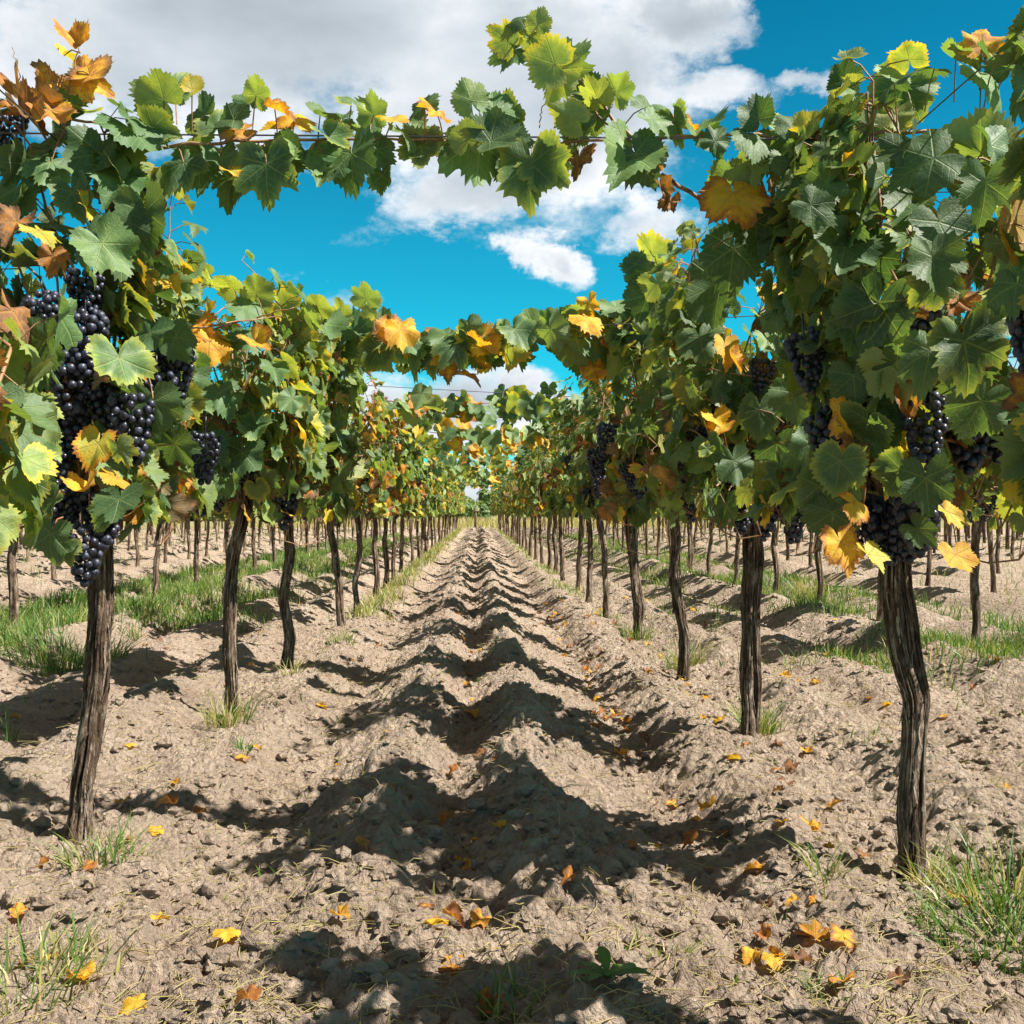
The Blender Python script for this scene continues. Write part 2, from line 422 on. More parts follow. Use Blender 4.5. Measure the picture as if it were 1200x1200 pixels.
def grid_axis_y():
    ys = list(np.arange(-40, -4, 2.0)) + list(np.arange(-4, 1.0, 0.08)) + [1.0]
    while ys[-1] < 62: ys.append(ys[-1] + max(0.0075, ys[-1] * 0.0036))
    while ys[-1] < 1500: ys.append(ys[-1] * 1.05)
    return np.array(ys)
def grid_axis_x():
    xs = [0.0]
    while xs[-1] < 2.4: xs.append(xs[-1] + 0.012)
    st = 0.012
    while xs[-1] < 1500:
        st = min(st * 1.035, 120); xs.append(xs[-1] + st)
    xs = np.array(xs)
    return np.concatenate([-xs[:0:-1], xs])
gx, gy = grid_axis_x(), grid_axis_y()
GX, GY = np.meshgrid(gx, gy)
H = ground_h(GX.ravel(), GY.ravel())
nx, ny = len(gx), len(gy)
i = (np.arange(ny - 1)[:, None] * nx + np.arange(nx - 1)[None]).ravel()
Q = np.stack([i, i + 1, i + nx + 1, i + nx], 1)
fieldmask = np.clip((GY.ravel() - FIELD_END) / 4, 0, 1)
fieldmask = np.maximum(fieldmask, np.clip((np.abs(GX.ravel()) - 30) / 6, 0, 1))
ground = obj("ground", mesh_from("ground", np.stack([GX.ravel(), GY.ravel(), H], 1), Q, {'field': fieldmask}, [M_SOIL]))
tag(ground, "pale tilled soil with furrows running between the vine rows", None, None, "structure")

def ground_px(u, v):
    """world ground point seen at photo pixel (u, v)"""
    d = FPX * CAMZ / max(v - 600, 4)
    for _ in range(14):
        p = px(u, v, d)
        hh = gz(p[0], p[1])
        d = d * 0.4 + 0.6 * FPX * (CAMZ - hh) / max(v - 600, 4)
    p = px(u, v, d); p[2] = gz(p[0], p[1])
    return p

# clods of earth: one scattered cover
def ico():
    f = (1 + 5 ** .5) / 2
    v = unit(np.array([(-1, f, 0), (1, f, 0), (-1, -f, 0), (1, -f, 0), (0, -1, f), (0, 1, f), (0, -1, -f), (0, 1, -f), (f, 0, -1), (f, 0, 1), (-f, 0, -1), (-f, 0, 1)], float))
    t = [(0, 11, 5), (0, 5, 1), (0, 1, 7), (0, 7, 10), (0, 10, 11), (1, 5, 9), (5, 11, 4), (11, 10, 2), (10, 7, 6), (7, 1, 8), (3, 9, 4), (3, 4, 2), (3, 2, 6), (3, 6, 8), (3, 8, 9), (4, 9, 5), (2, 4, 11), (6, 2, 10), (8, 6, 7), (9, 8, 1)]
    return v, np.array(t)
def subdiv(v, t):
    v = list(map(tuple, v)); cache = {}
    def mid(a, b):
        k = (min(a, b), max(a, b))
        if k not in cache:
            cache[k] = len(v); v.append(tuple(unit((np.array(v[a]) + np.array(v[b])) / 2)))
        return cache[k]
    out = []
    for a, b, c in t:
        ab, bc, ca = mid(a, b), mid(b, c), mid(c, a)
        out += [(a, ab, ca), (b, bc, ab), (c, ca, bc), (ab, bc, ca)]
    return np.array(v), np.array(out)
ICO0 = ico(); ICO1 = subdiv(*ICO0)

def build_clods():
    rng = np.random.RandomState(3); mb = MB()
    n = 14000
    d = 1.5 + 11 * rng.rand(n) ** 1.7
    x = (rng.rand(n) - 0.5) * 2 * np.minimum(0.62 * d, 3.2)
    dens = perlin(x * 2.2, d * 2.2, x * 0 + 11) > -0.12
    x, d = x[dens], d[dens]
    z = ground_h(x, d)
    s = 0.0045 + 0.019 * rng.rand(len(x)) ** 4.0 + 0.006 * rng.rand(len(x))
    V0, T0 = ICO1
    for k in range(len(x)):
        big = s[k] > 0.014
        Vb, Tb = ICO1 if big else ICO0
        o = rng.rand(3) * 50
        dis = 1 + 0.9 * perlin(Vb[:, 0] * 1.3 + o[0], Vb[:, 1] * 1.3 + o[1], Vb[:, 2] * 1.3 + o[2])
        V = Vb * dis[:, None] * s[k] * np.array([1.2 * (0.7 + 0.6 * rng.rand()), 0.7 + 0.6 * rng.rand(), 0.75])
        mb.add(V + [x[k], d[k], z[k] + s[k] * 0.15], Tb)
    o = obj("soil_clods", mb.mesh("soil_clods", [M_CLOD], smooth=False))
    tag(o, "loose clods of dry earth scattered over the tilled ground", None, None, "stuff")
build_clods()

# ------------------------------------------------------------------ leaf templates
def leaf_template(lod, lobes, seed):
    """lobes: depth 0..1. returns local xy (tip along +y, junction of stalk at origin), edge value, triangles"""
    rng = np.random.RandomState(seed)
    n2 = 0.84 - 0.30 * lobes
    key = [(0, 1.0), (14, 0.91), (30, n2 + .02), (42, 0.85), (52, 0.91), (66, 0.84), (82, n2 + .01), (96, 0.77), (110, 0.79), (130, 0.74), (150, 0.62), (164, 0.42), (174, 0.16), (180, 0.05)]
    ka, kr = np.array(key).T
    def rr(deg, side):
        a = np.abs(deg)
        return np.interp(a, ka, kr) * (1 + side * 0.02)
    if lod == 0:
        no, teeth = 76, 0.042
    elif lod == 1:
        no, teeth = 26, 0.0
    else:
        no, teeth = 10, 0.0
    deg = -180 + 360 * (np.arange(no) + (0.5 if lod < 2 else 0.5)) / no
    if lod == 1:
        deg = np.array([-172, -150, -130, -110, -96, -82, -66, -53, -42, -29, -15, -6, 0, 6, 15, 29, 42, 53, 66, 82, 96, 110, 130, 150, 172], float)
    if lod == 2:
        deg = np.array([-160, -115, -82, -52, -28, 0, 28, 52, 82, 115, 160], float)
    no = len(deg)
    r = rr(deg, 0)
    if lod == 0:
        saw = np.where(np.arange(no) % 2 == 0, 1.0, -1.0) * teeth * (0.6 + 0.8 * rng.rand(no))
        r = r * (1 + saw * (np.abs(deg) < 165))
    r = r * (1 + 0.04 * rng.randn(no) * (lod < 2))
    a = np.radians(deg)
    out = np.stack([r * np.sin(a), r * np.cos(a)], 1)
    if lod == 0:
        mid = out[::2] * 0.55 + np.roll(out, -1, 0)[::2] * 0.0
        mr = np.linalg.norm(mid, axis=1)
        h = len(mid)
        V = np.concatenate([[[0, 0]], mid, out]); e = np.concatenate([[0], np.full(h, 0.5), np.ones(no)])
        T = []
        for k in range(h - 1):
            T.append((0, 1 + k + 1, 1 + k))
            o0, o1, o2 = 1 + h + 2 * k, 1 + h + 2 * k + 1, 1 + h + 2 * k + 2
            T += [(1 + k, o1, o0), (1 + k, 1 + k + 1, o1), (1 + k + 1, o2, o1)]
        T.append((h, 1 + h + 2 * h - 1, 1 + h + 2 * h - 2))
    else:
        V = np.concatenate([[[0, 0]], out]); e = np.concatenate([[0], np.ones(no)])
        T = [(0, 1 + k + 1, 1 + k) for k in range(no - 1)]
    return V, e, np.array(T)
TPL = {l: [leaf_template(l, lb, 10 + k) for k, lb in enumerate((0.12, 0.40, 0.75))] for l in (0, 1, 2)}

def leaf_add(mb, lod, pos, nrm, tip, size, age, tint, rng, curl=None):
    """append leaves to mesh builder mb"""
    n = len(pos)
    if n == 0: return
    Z = unit(nrm); Y = unit(tip - (tip * Z).sum(1, keepdims=True) * Z); X = np.cross(Y, Z)
    which = rng.randint(0, 3, n)
    dry = np.clip((age - 0.62) / 0.3, 0, 1)
    fold = rng.uniform(-0.15, 0.65, n) * (1 + dry * 1.6)
    droop = rng.uniform(-0.7, 0.15, n) - dry * rng.uniform(0, 0.6, n)
    cup = rng.uniform(-0.42, 0.25, n) + dry * rng.uniform(-0.6, 0.9, n)
    wav = rng.uniform(0.04, 0.19, n) + dry * rng.uniform(0.08, 0.25, n)
    ph = rng.rand(n) * 6.3; seed = rng.rand(n); asp = rng.uniform(0.8, 1.12, n)
    for k in range(3):
        I = np.where(which == k)[0]
        if len(I) == 0: continue
        L, e, T = TPL[lod][k]
        x = L[None, :, 0] * asp[I, None]; y = L[None, :, 1] + 0 * x
        rr = np.sqrt(x * x + y * y); th = np.arctan2(x, y)
        z = fold[I, None] * np.abs(x) + droop[I, None] * y * np.abs(y) * 0.7 + cup[I, None] * rr ** 2 \
            + wav[I, None] * np.sin(5 * th + ph[I, None]) * rr ** 1.5
        shr = 1 - 0.25 * np.abs(fold[I, None]) * (np.abs(x) > 0)
        x = x * shr
        s = size[I, None, None]
        V = pos[I, None] + s * (x[..., None] * X[I, None] + y[..., None] * Y[I, None] + z[..., None] * Z[I, None])
        m = len(L)
        TT = (T[None] + (np.arange(len(I)) * m)[:, None, None]).reshape(-1, 3)
        lp = np.stack([np.broadcast_to(L[None, :, 0], x.shape), y, np.broadcast_to(seed[I, None], x.shape)], -1).reshape(-1, 3)
        lv = np.stack([np.broadcast_to(age[I, None], x.shape), np.broadcast_to(tint[I, None], x.shape), np.broadcast_to(e[None], x.shape)], -1).reshape(-1, 3)
        mb.add(V.reshape(-1, 3), TT, lp=lp, lv=lv)

def ages(rng, n, p_yel, p_brn):
    a = 0.02 + 0.22 * rng.rand(n) ** 1.3
    u = rng.rand(n)
    k = u < 0.24; a[k] = rng.uniform(0.22, 0.40, k.sum())
    k = u < p_yel; a[k] = rng.uniform(0.42, 0.66, k.sum())
    k = u > 1 - p_brn; a[k] = rng.uniform(0.68, 0.98, k.sum())
    return a

# ------------------------------------------------------------------ grape bunches
def bunch_mesh(seed, n):
    rng = np.random.RandomState(seed); mb = MB()
    L = 0.17
    pts = []
    for _ in range(n * 14):
        t = rng.rand() ** 0.8
        rad = 0.054 * (1 - t) ** 0.65 * (1.0 if t > 0.12 else 0.6 + 3.3 * t) + 0.006
        th = rng.rand() * 6.283
        p = np.array([rad * math.cos(th), rad * math.sin(th), -0.03 - t * L])
        if all(np.linalg.norm(p - q) > 0.0185 for q in pts): pts.append(p)
        if len(pts) >= n: break
    V0, T0 = ICO1
    for p in pts:
        r = rng.uniform(0.0105, 0.0135)
        mb.add(V0 * r * np.array([1, 1, 1.06]) + p, T0, bloom=np.full(len(V0), rng.rand()))
    V, T = tube([(0, 0, 0.03), (0.003, 0, 0), (0, 0.002, -0.05), (0, 0, -0.03 - L * 0.8)], 0.003, 5)
    mb.add(V, T, bloom=np.zeros(len(V)))
    return mb.mesh("grape_bunch", [M_GRAPE])
BUNCH = [bunch_mesh(40 + k, n) for k, n in enumerate((85, 70, 58))]

# ------------------------------------------------------------------ trunks
def stem(mb, P, r0, r1, rings, sides, seed, rough=0.22):
    """gnarled stem with shaggy vertical bark ridges along the polyline P"""
    rng = np.random.RandomState(seed)
    P = np.asarray(P, float)
    seg = np.concatenate([[0], np.cumsum(np.linalg.norm(np.diff(P, axis=0), axis=1))])
    s = np.linspace(0, seg[-1], rings)
    C = np.stack([np.interp(s, seg, P[:, k]) for k in range(3)], 1)
    C = C + np.stack([0.022 * perlin(s * 4.5 + seed * 3.3, s * 0 + .5), 0.022 * perlin(s * 4.5 + seed * 1.7, s * 0 + 2.5), 0 * s], 1)
    for _ in range(3):
        C[1:-1] = (C[:-2] + 2 * C[1:-1] + C[2:]) / 4
    t = unit(np.gradient(C, axis=0)); a = unit(np.cross(t, [0.2, 1, 0.1])); b = np.cross(t, a)
    th = np.linspace(0, 2 * np.pi, sides, endpoint=False)[None]
    f = (s / s[-1])[:, None]
    tw = th + f * rng.uniform(-1.2, 1.2) + 0.25 * perlin(f * 5 + seed, f * 0 + 1.7)
    o = rng.rand() * 40
    rd = perlin(np.cos(tw) * 3.2 + o, np.sin(tw) * 3.2, f * s[-1] * 2.6)
    rd2 = perlin(np.cos(tw) * 8 + o, np.sin(tw) * 8, f * s[-1] * 5)
    lump = perlin(np.cos(th) * 0.9 + o, np.sin(th) * 0.9, f * s[-1] * 4.5 + 3)
    rad = (r0 + (r1 - r0) * f) * (1 + 0.65 * (np.clip(0.2 - f, 0, 1) / 0.2) ** 1.5 + 0.14 * np.clip(f - 0.85, 0, 1) / 0.15)
    rad = 0.64 * rad * (1 + rough * 2.2 * (0.12 - np.abs(rd)) * 2 + rough * 0.5 * rd2 + 0.50 * lump)
    V = C[:, None] + rad[..., None] * (np.cos(th)[..., None] * a[:, None] + np.sin(th)[..., None] * b[:, None])
    ridge = (0.5 - 2.2 * np.abs(rd) + 0.5 * rd2) * np.ones_like(rad)
    i = np.arange(rings - 1)[:, None] * sides; j = np.arange(sides)[None]; k = (j + 1) % sides
    A, B, Cc, D = (i + j).ravel(), (i + k).ravel(), (i + sides + k).ravel(), (i + sides + j).ravel()
    T = np.concatenate([np.stack([A, B, Cc], 1), np.stack([A, Cc, D], 1)])
    V = np.concatenate([V.reshape(-1, 3), C[-1:]]); jj = np.arange(sides)
    T = np.concatenate([T, np.stack([np.full(sides, rings * sides), (rings - 1) * sides + jj, (rings - 1) * sides + (jj + 1) % sides], 1)])
    mb.add(V, T, ridge=np.concatenate([ridge.ravel(), [0]]))
    if rings > 100 and r0 > 0.033:                 # shaggy strips of bark lifting off the stem
        G = V[:-1].reshape(rings, sides, 3)
        for _ in range(70):
            m = rng.randint(8, 26); i0 = rng.randint(2, rings - m - 2); j0 = rng.randint(sides)
            ii = np.arange(i0, i0 + m); jj = (j0 + np.round(np.linspace(0, rng.uniform(-2, 2), m)).astype(int)) % sides
            u = np.linspace(0, 1, m)
            lift = (0.0015 + rng.uniform(0.002, 0.016) * np.abs(2 * u - rng.uniform(.4, 1.6)) ** 2)[:, None]
            out = unit(G[ii, jj] - C[ii]); sd = unit(np.cross(t[ii], out)) * (rng.uniform(0.0015, 0.0045) * np.sin(np.pi * (0.08 + 0.84 * u)))[:, None]
            c = G[ii, jj] + out * lift
            VV = np.stack([c - sd, c + sd], 1).reshape(-1, 3); k2 = 2 * np.arange(m - 1)
            mb.add(VV, np.concatenate([np.stack([k2, k2 + 1, k2 + 3], 1), np.stack([k2, k2 + 3, k2 + 2], 1)]), ridge=np.full(len(VV), rng.uniform(-.3, .9)))

# ------------------------------------------------------------------ vines
def grow_vine(seed, lod, n_shoot, lsize, p_yel, p_brn, trunk_pts=None, r0=0.05, r1=0.041, double=False, side_bias=0.0, n_bunch=10, long_y=1.0, top=1.0, xmin=-.42, xmax=.42):
    """makes the pieces of one vine in its own space (row along y)"""
    rng = np.random.RandomState(seed)
    out = {}
    if trunk_pts is None:
        lx, ly = rng.uniform(-0.07, 0.07), rng.uniform(-0.1, 0.1)
        trunk_pts = [(0, 0, -0.08), (rng.uniform(-.03, .03), rng.uniform(-.04, .04), 0.28), (lx * .5 + rng.uniform(-.04, .04), ly * .5, 0.62), (lx, ly, 0.95), (lx * 1.1, ly, 1.14)]
    mb = MB()
    rings, sides = {0: (110, 56), 1: (40, 20), 2: (12, 8)}[lod]
    stem(mb, trunk_pts, r0, r1, rings, sides, seed)
    if double:
        q = np.array(trunk_pts, float); off = np.array(double, float)
        q2 = q + off * np.array([0.25, 1.0, 0.9, 0.9, 0.5])[:len(q), None]
        stem(mb, q2, r0 * 0.72, r1 * 0.8, rings, sides, seed + 1)
    out['trunk'] = mb.mesh("trunk", [M_BARK])
    head = np.array(trunk_pts[-1], float)
    # two permanent arms leaving the head along the row
    arms = []
    for sg in (-1, 1):
        L = rng.uniform(0.32, 0.44) * long_y
        P = [head + [0, 0, -0.06], head + [rng.uniform(-.04, .04), sg * 0.10, 0.06], head + [rng.uniform(-.06, .06), sg * L * .6, 0.16], head + [rng.uniform(-.08, .08), sg * L, rng.uniform(0.2, 0.34)]]
        arms.append(np.array(P))
    if lod < 2:
        out['arm'] = []
        for k, P in enumerate(arms):
            mb = MB(); stem(mb, P, 0.032, 0.017, 40 if lod == 0 else 14, 18 if lod == 0 else 10, seed + 5 + k, 0.15)
            out['arm'].append(mb.mesh("arm", [M_BARK]))
    shoots = []
    for k in range(n_shoot):
        P = arms[k % 2]; t = rng.rand() ** 0.8
        q = t * (len(P) - 1); i0 = min(int(q), len(P) - 2); st = P[i0] + (P[i0 + 1] - P[i0]) * (q - i0)
        sx = 1 if rng.rand() < 0.5 + side_bias else -1
        u = rng.rand()
        if u < 0.50: kind, d, nn = 'up', np.array([sx * rng.uniform(0.0, 0.5), rng.uniform(-.4, .4), 1.0]), rng.randint(10, 15)
        elif u < 0.80: kind, d, nn = 'out', np.array([sx * rng.uniform(0.6, 1.0), rng.uniform(-.6, .6), rng.uniform(.4, .9)]), rng.randint(9, 13)
        else: kind, d, nn = 'hang', np.array([sx * rng.uniform(0.6, 1.0), rng.uniform(-.8, .8), rng.uniform(0, .4)]), rng.randint(5, 9)
        d = unit(d); p = st.copy(); pts = [p.copy()]
        zt = rng.uniform(1.75, 2.08) * top
        for s in range(nn):
            if kind == 'up':
                pull = np.array([sx * 0.06, 0, 0.03 if p[2] < zt else -0.32])
                if p[2] >= zt: pull[0] += sx * 0.12
            elif kind == 'out': pull = np.array([sx * 0.02, 0, -0.16])
            else: pull = np.array([0, 0, -0.26])
            if abs(p[0]) > 0.24: pull[0] -= np.sign(p[0]) * 0.35
            if abs(p[1]) > 0.42 * long_y: pull[1] -= np.sign(p[1]) * 0.35
            if p[2] < 1.08: pull[2] += 0.5
            d = unit(d + pull + rng.normal(0, 0.14, 3)); p = p + d * rng.uniform(0.07, 0.10); p[0] = np.clip(p[0], xmin + 0.08, xmax - 0.08); pts.append(p.copy())
        shoots.append((np.array(pts), sx))
    canes, all_leaf = [], MB()
    step_keep = {0: 1.0, 1: 1.0, 2: 0.62}[lod]
    for pts, sx in shoots:
        cmb = MB(); lmb = MB() if lod == 0 else all_leaf
        n = len(pts)
        if lod < 2:
            V, T = tube(pts, np.linspace(0.006, 0.0025, n), 6 if lod == 0 else 4, cap=False); cmb.add(V, T)
        lp, ln, lt, ls = [], [], [], []
        for s in range(1, n):
            for rep in range(1 + (rng.rand() < 0.50)):
                if rng.rand() > step_keep: continue
                outw = np.array([np.sign(pts[s][0]) if abs(pts[s][0]) > 0.08 else sx * 1.0, rng.normal(0, 0.35), 0.0])
                pd = unit(outw * 0.7 + rng.normal(0, 0.55, 3) + [0, 0, 0.25])
                L = rng.uniform(0.05, 0.12)
                q = pts[s] + pd * L + [0, 0, -0.01]
                q[0] = np.clip(q[0], xmin, xmax)
                if q[2] < 0.98: q[2] = 0.98 + rng.rand() * 0.1
                hgt = np.clip((q[2] - 1.5) / 0.7, 0, 1)
                nr = unit(outw * (0.9 - 0.4 * hgt) + np.array([0, 0, 0.35 + 0.75 * hgt]) + rng.normal(0, 0.42, 3))
                tp = np.array([outw[0] * 0.35, 0, -0.9]) + rng.normal(0, 0.45, 3)
                lp.append(q); ln.append(nr); lt.append(tp)
                ls.append(lsize * rng.uniform(0.62, 1.2) * (1 - 0.35 * (s / n) ** 3))
                if lod == 0:
                    mid = (pts[s] + q) / 2 + [0, 0, 0.012]
                    V, T = tube([pts[s], mid, q], [0.0019, 0.0016, 0.0015], 4, cap=False); cmb.add(V, T)
        if lp:
            m = len(lp)
            ag = ages(rng, m, p_yel, p_brn)
            leaf_add(lmb, lod, np.array(lp), np.array(ln), np.array(lt), np.array(ls), ag, rng.rand(m), rng)
        if lod == 0:
            canes.append((cmb.mesh("cane", [M_CANE]), lmb.mesh("foliage", [M_LEAF]) if lp else None))
        elif lod == 1: canes.append((cmb, None))
    if lod == 0: out['canes'] = canes
    else:
        out['foliage'] = all_leaf.mesh("foliage", [M_LEAF])
        if lod == 1:
            al = MB()
            for c, _ in canes:
                for V, T in zip([np.concatenate(c.V)], [np.concatenate(c.T)]): al.add(V, T)
            out['cane'] = al.mesh("cane_growth", [M_CANE])
    bs = []
    for k in range(n_bunch):
        sx = 1 if rng.rand() < 0.5 + side_bias else -1
        bs.append((head[0] + sx * rng.uniform(0.05, 0.30), head[1] + rng.normal(0, 0.28) * long_y, rng.uniform(1.12, 1.55), rng.uniform(0.8, 1.15), rng.rand() * 6.28, rng.randint(3)))
    out['bunches'] = bs
    return out

def place_vine(parts, x, y, label, group=None, rz=0.0, scale=1.0, z=None):
    v = thing("grape_vine", label, "grape vine", (x, y, gz(x, y, False) if z is None else z), rz, group)
    v.scale = (scale,) * 3
    obj("trunk", parts['trunk'], v)
    for a in parts.get('arm', []): obj("arm", a, v)
    for c, l in parts.get('canes', []):
        co = obj("cane", c, v)
        if l: obj("foliage", l, co)
    if 'cane' in parts: obj("cane_growth", parts['cane'], v)
    if 'foliage' in parts: obj("foliage", parts['foliage'], v)
    for bx, by, bz, s, r, k in parts['bunches']:
        b = obj("grape_bunch", BUNCH[k], v, (bx, by, bz)); b.scale = (s, s, s * 1.05); b.rotation_euler = (random.uniform(-.12, .12), random.uniform(-.12, .12), r)
    return v
random.seed(5)

VINE = {}
LEAF0 = 0.085
# ---- nearest vines, each one its own plant
RIGHT = [
    (1.38, dict(seed=101, n_shoot=26, xmin=-.24, top=.84, long_y=.8, double=None), "grape vine cut off by the right edge of the photo, nearest the camera"),
    (2.70, dict(seed=102, long_y=.8, n_shoot=36, xmin=-.30, double=(0.048, 0.02, 0), r0=0.038, r1=0.038,
                trunk_pts=[(0.0, 0, -0.12), (0.0, 0, 0.22), (0.012, 0.01, 0.48), (-0.045, 0.01, 0.78), (-0.035, 0, 1.0)]),
     "grape vine at the right front whose dark split trunk has two fused stems"),
    (4.25, dict(seed=103, long_y=.8, n_shoot=40, double=(0.048, 0.0, 0), r0=0.037, r1=0.036,
                trunk_pts=[(-0.02, 0, -0.10), (-0.02, 0, 0.25), (-0.025, 0, 0.55), (-0.02, 0, 0.85), (-0.01, 0, 1.08)]),
     "grape vine with straight twin trunk, second in the row right of the path"),
    (5.75, dict(seed=104, long_y=.8, n_shoot=38, r0=0.05), "grape vine with one thick straight trunk, third in the row right of the path"),
    (7.46, dict(seed=105, long_y=.8, n_shoot=36, r0=0.045, double=(0.042, 0.03, 0)), "grape vine with a stout knotty trunk, fourth in the row right of the path"),
    (9.10, dict(seed=106, long_y=.8, n_shoot=34, lod=1), "slim grape vine, fifth in the row right of the path"),
]
LEFT = [
    (1.40, dict(seed=201, n_shoot=34), "grape vine cut off by the left edge of the photo, nearest the camera"),
    (3.03, dict(seed=202, n_shoot=40, long_y=.72, xmax=.24, r0=0.053, r1=0.047, n_bunch=9,
                trunk_pts=[(-0.02, 0, -0.10), (0.0, 0, 0.15), (0.035, 0, 0.42), (0.05, 0, 0.72), (0.055, 0, 1.0)]),
     "left front grape vine with thick brown trunk flaring at its foot"),
    (4.84, dict(seed=203, n_shoot=40, top=.92, r0=0.05, r1=0.044,
                trunk_pts=[(0.0, 0, -0.10), (-0.01, 0, 0.22), (-0.02, 0, 0.5), (0.0, 0, 0.78), (0.07, 0, 1.06)]),
     "grape vine whose trunk leans right, second in the row left of the path"),
    (6.13, dict(seed=204, n_shoot=38, top=.95, r0=0.05, r1=0.042,
                trunk_pts=[(0.0, 0, -0.10), (0.03, 0, 0.2), (-0.01, 0, 0.45), (0.04, 0, 0.75), (0.03, 0, 1.06)]),
     "grape vine with a thin wavy trunk, third in the row left of the path"),
    (8.40, dict(seed=205, n_shoot=36, p_brn=0.16, p_yel=0.14, r0=0.048,
                trunk_pts=[(0.05, 0, -0.10), (0.03, 0, 0.25), (0.0, 0, 0.5), (-0.05, 0, 0.8), (-0.07, 0, 1.06)]),
     "grape vine with a trunk leaning left, fourth in the row left of the path"),
    (9.86, dict(seed=206, n_shoot=34, lod=1, p_brn=0.42, p_yel=0.12), "grape vine with mostly brown leaves, fifth in the row left of the path"),
]
def near(lst, x, bias):
    for d, kw, lab in lst:
        k = dict(lod=0, lsize=LEAF0, p_yel=0.055, p_brn=0.05, side_bias=bias, n_bunch=11); k.update(kw)
        if not k['double'] if 'double' in k else False: k.pop('double')
        VINE[(x, d)] = place_vine(grow_vine(**k), x, d, lab)
near(RIGHT, XR, -0.08)
near(LEFT, -XR, 0.08)

# ---- medium and far vines from a few grown plants
rng = np.random.RandomState(77)
MID = [grow_vine(300 + k, 1, 32, LEAF0 * 1.02, 0.08 + 0.03 * (k == 2), 0.07 + 0.10 * (k == 2), n_bunch=9, double=((0.05, 0.03, 0) if k == 1 else False)) for k in range(5)]
FAR = [grow_vine(400 + k, 2, 32, LEAF0 * 1.3, 0.08, 0.06, n_bunch=0, r0=0.052, r1=0.046) for k in range(5)]
ORD = ["sixth", "seventh", "eighth", "ninth", "tenth", "eleventh", "twelfth"]
def row_name(x):
    side = "left" if x < 0 else "right"
    k = round((abs(x) - 1.2) / 2.4)
    return side, ["first", "second", "third", "fourth", "fifth"][k], k
for x in ROWX:
    side, nth, k = row_name(x)
    if k == 0: y = 9.10 if x > 0 else 9.86
    else: y = abs(x) * (1.75 if x > 0 else 1.95) - 0.9
    c = 0; near_n = 0
    while True:
        y += 1.6 + rng.uniform(-0.12, 0.12)
        if y > FIELD_END - (0 if k == 0 else rng.uniform(0, 1)): break
        if k == 0 and c < 7:
            lab = f"grape vine, {ORD[c]} in the row {side} of the path"; grp = None
            if c == 0: lab = f"leafy grape vine, sixth in the row {side} of the path"
        elif k == 0:
            lab = f"small far grape vine beyond the twelfth in the row {side} of the path"; grp = f"far vines of the row {side} of the path"
        elif k == 1 and c < 2:
            lab = f"{['nearest', 'second nearest'][c]} grape vine in the second row {side} of the path"; grp = None
        else:
            lab = f"distant grape vine in the {nth} row {side} of the path"; grp = f"vines of the {nth} row on the {side}"
        src = MID if y < 17 and k < 2 else FAR
        p = src[rng.randint(len(src))]
        place_vine(p, x + rng.uniform(-.06, .06), y, lab, grp, rz=rng.choice([0, math.pi]) + rng.uniform(-.2, .2), scale=rng.uniform(0.94, 1.05))
        c += 1

# rows farther out still: one mass
def far_rows():
    mb = MB(); tb = MB(); r2 = np.random.RandomState(9)
    for x in (-13.2, -15.6, -18, -20.4, -22.8, 13.2, 15.6, 18, 20.4, 22.8):
        y = abs(x) * 1.7
        while y < FIELD_END:
            n = 46
            pos = np.stack([x + r2.normal(0, .22, n), y + r2.uniform(-.8, .8, n), r2.uniform(0.98, 2.2, n)], 1)
            nr = r2.normal(0, .5, (n, 3)) + [0, -0.3, 0.7]; tp = r2.normal(0, .4, (n, 3)) + [0, 0, -1]
            leaf_add(mb, 2, pos, nr, tp, r2.uniform(.12, .2, n), ages(r2, n, .1, .08), r2.rand(n), r2)
            V, T = tube([(x, y, -.05), (x + r2.uniform(-.05, .05), y, .5), (x + r2.uniform(-.06, .06), y, 1.2)], .05, 5)
            tb.add(V, T, ridge=np.zeros(len(V)) + .3)
            y += 1.6
    Vl, Tl = np.concatenate(mb.V), np.concatenate(mb.T); Vt, Tt = np.concatenate(tb.V), np.concatenate(tb.T)
    lp = np.concatenate(mb.A['lp'] + [np.zeros((len(Vt), 3))]); lv = np.concatenate(mb.A['lv'] + [np.zeros((len(Vt), 3))])
    me = mesh_from("far_vine_rows", np.concatenate([Vl, Vt]), np.concatenate([Tl, Tt + len(Vl)]), {'lp': lp, 'lv': lv}, [M_LEAF, M_BARK],
                   mat_idx=np.concatenate([np.zeros(len(Tl)), np.ones(len(Tt))]))
    tag(obj("far_vine_rows", me), "distant vine rows at both sides that read as one mass", None, None, "stuff")
far_rows()

# ------------------------------------------------------------------ shoots trained over the path on the cross wires
def local(v, p): return np.asarray(p, float) - np.array(v.location)

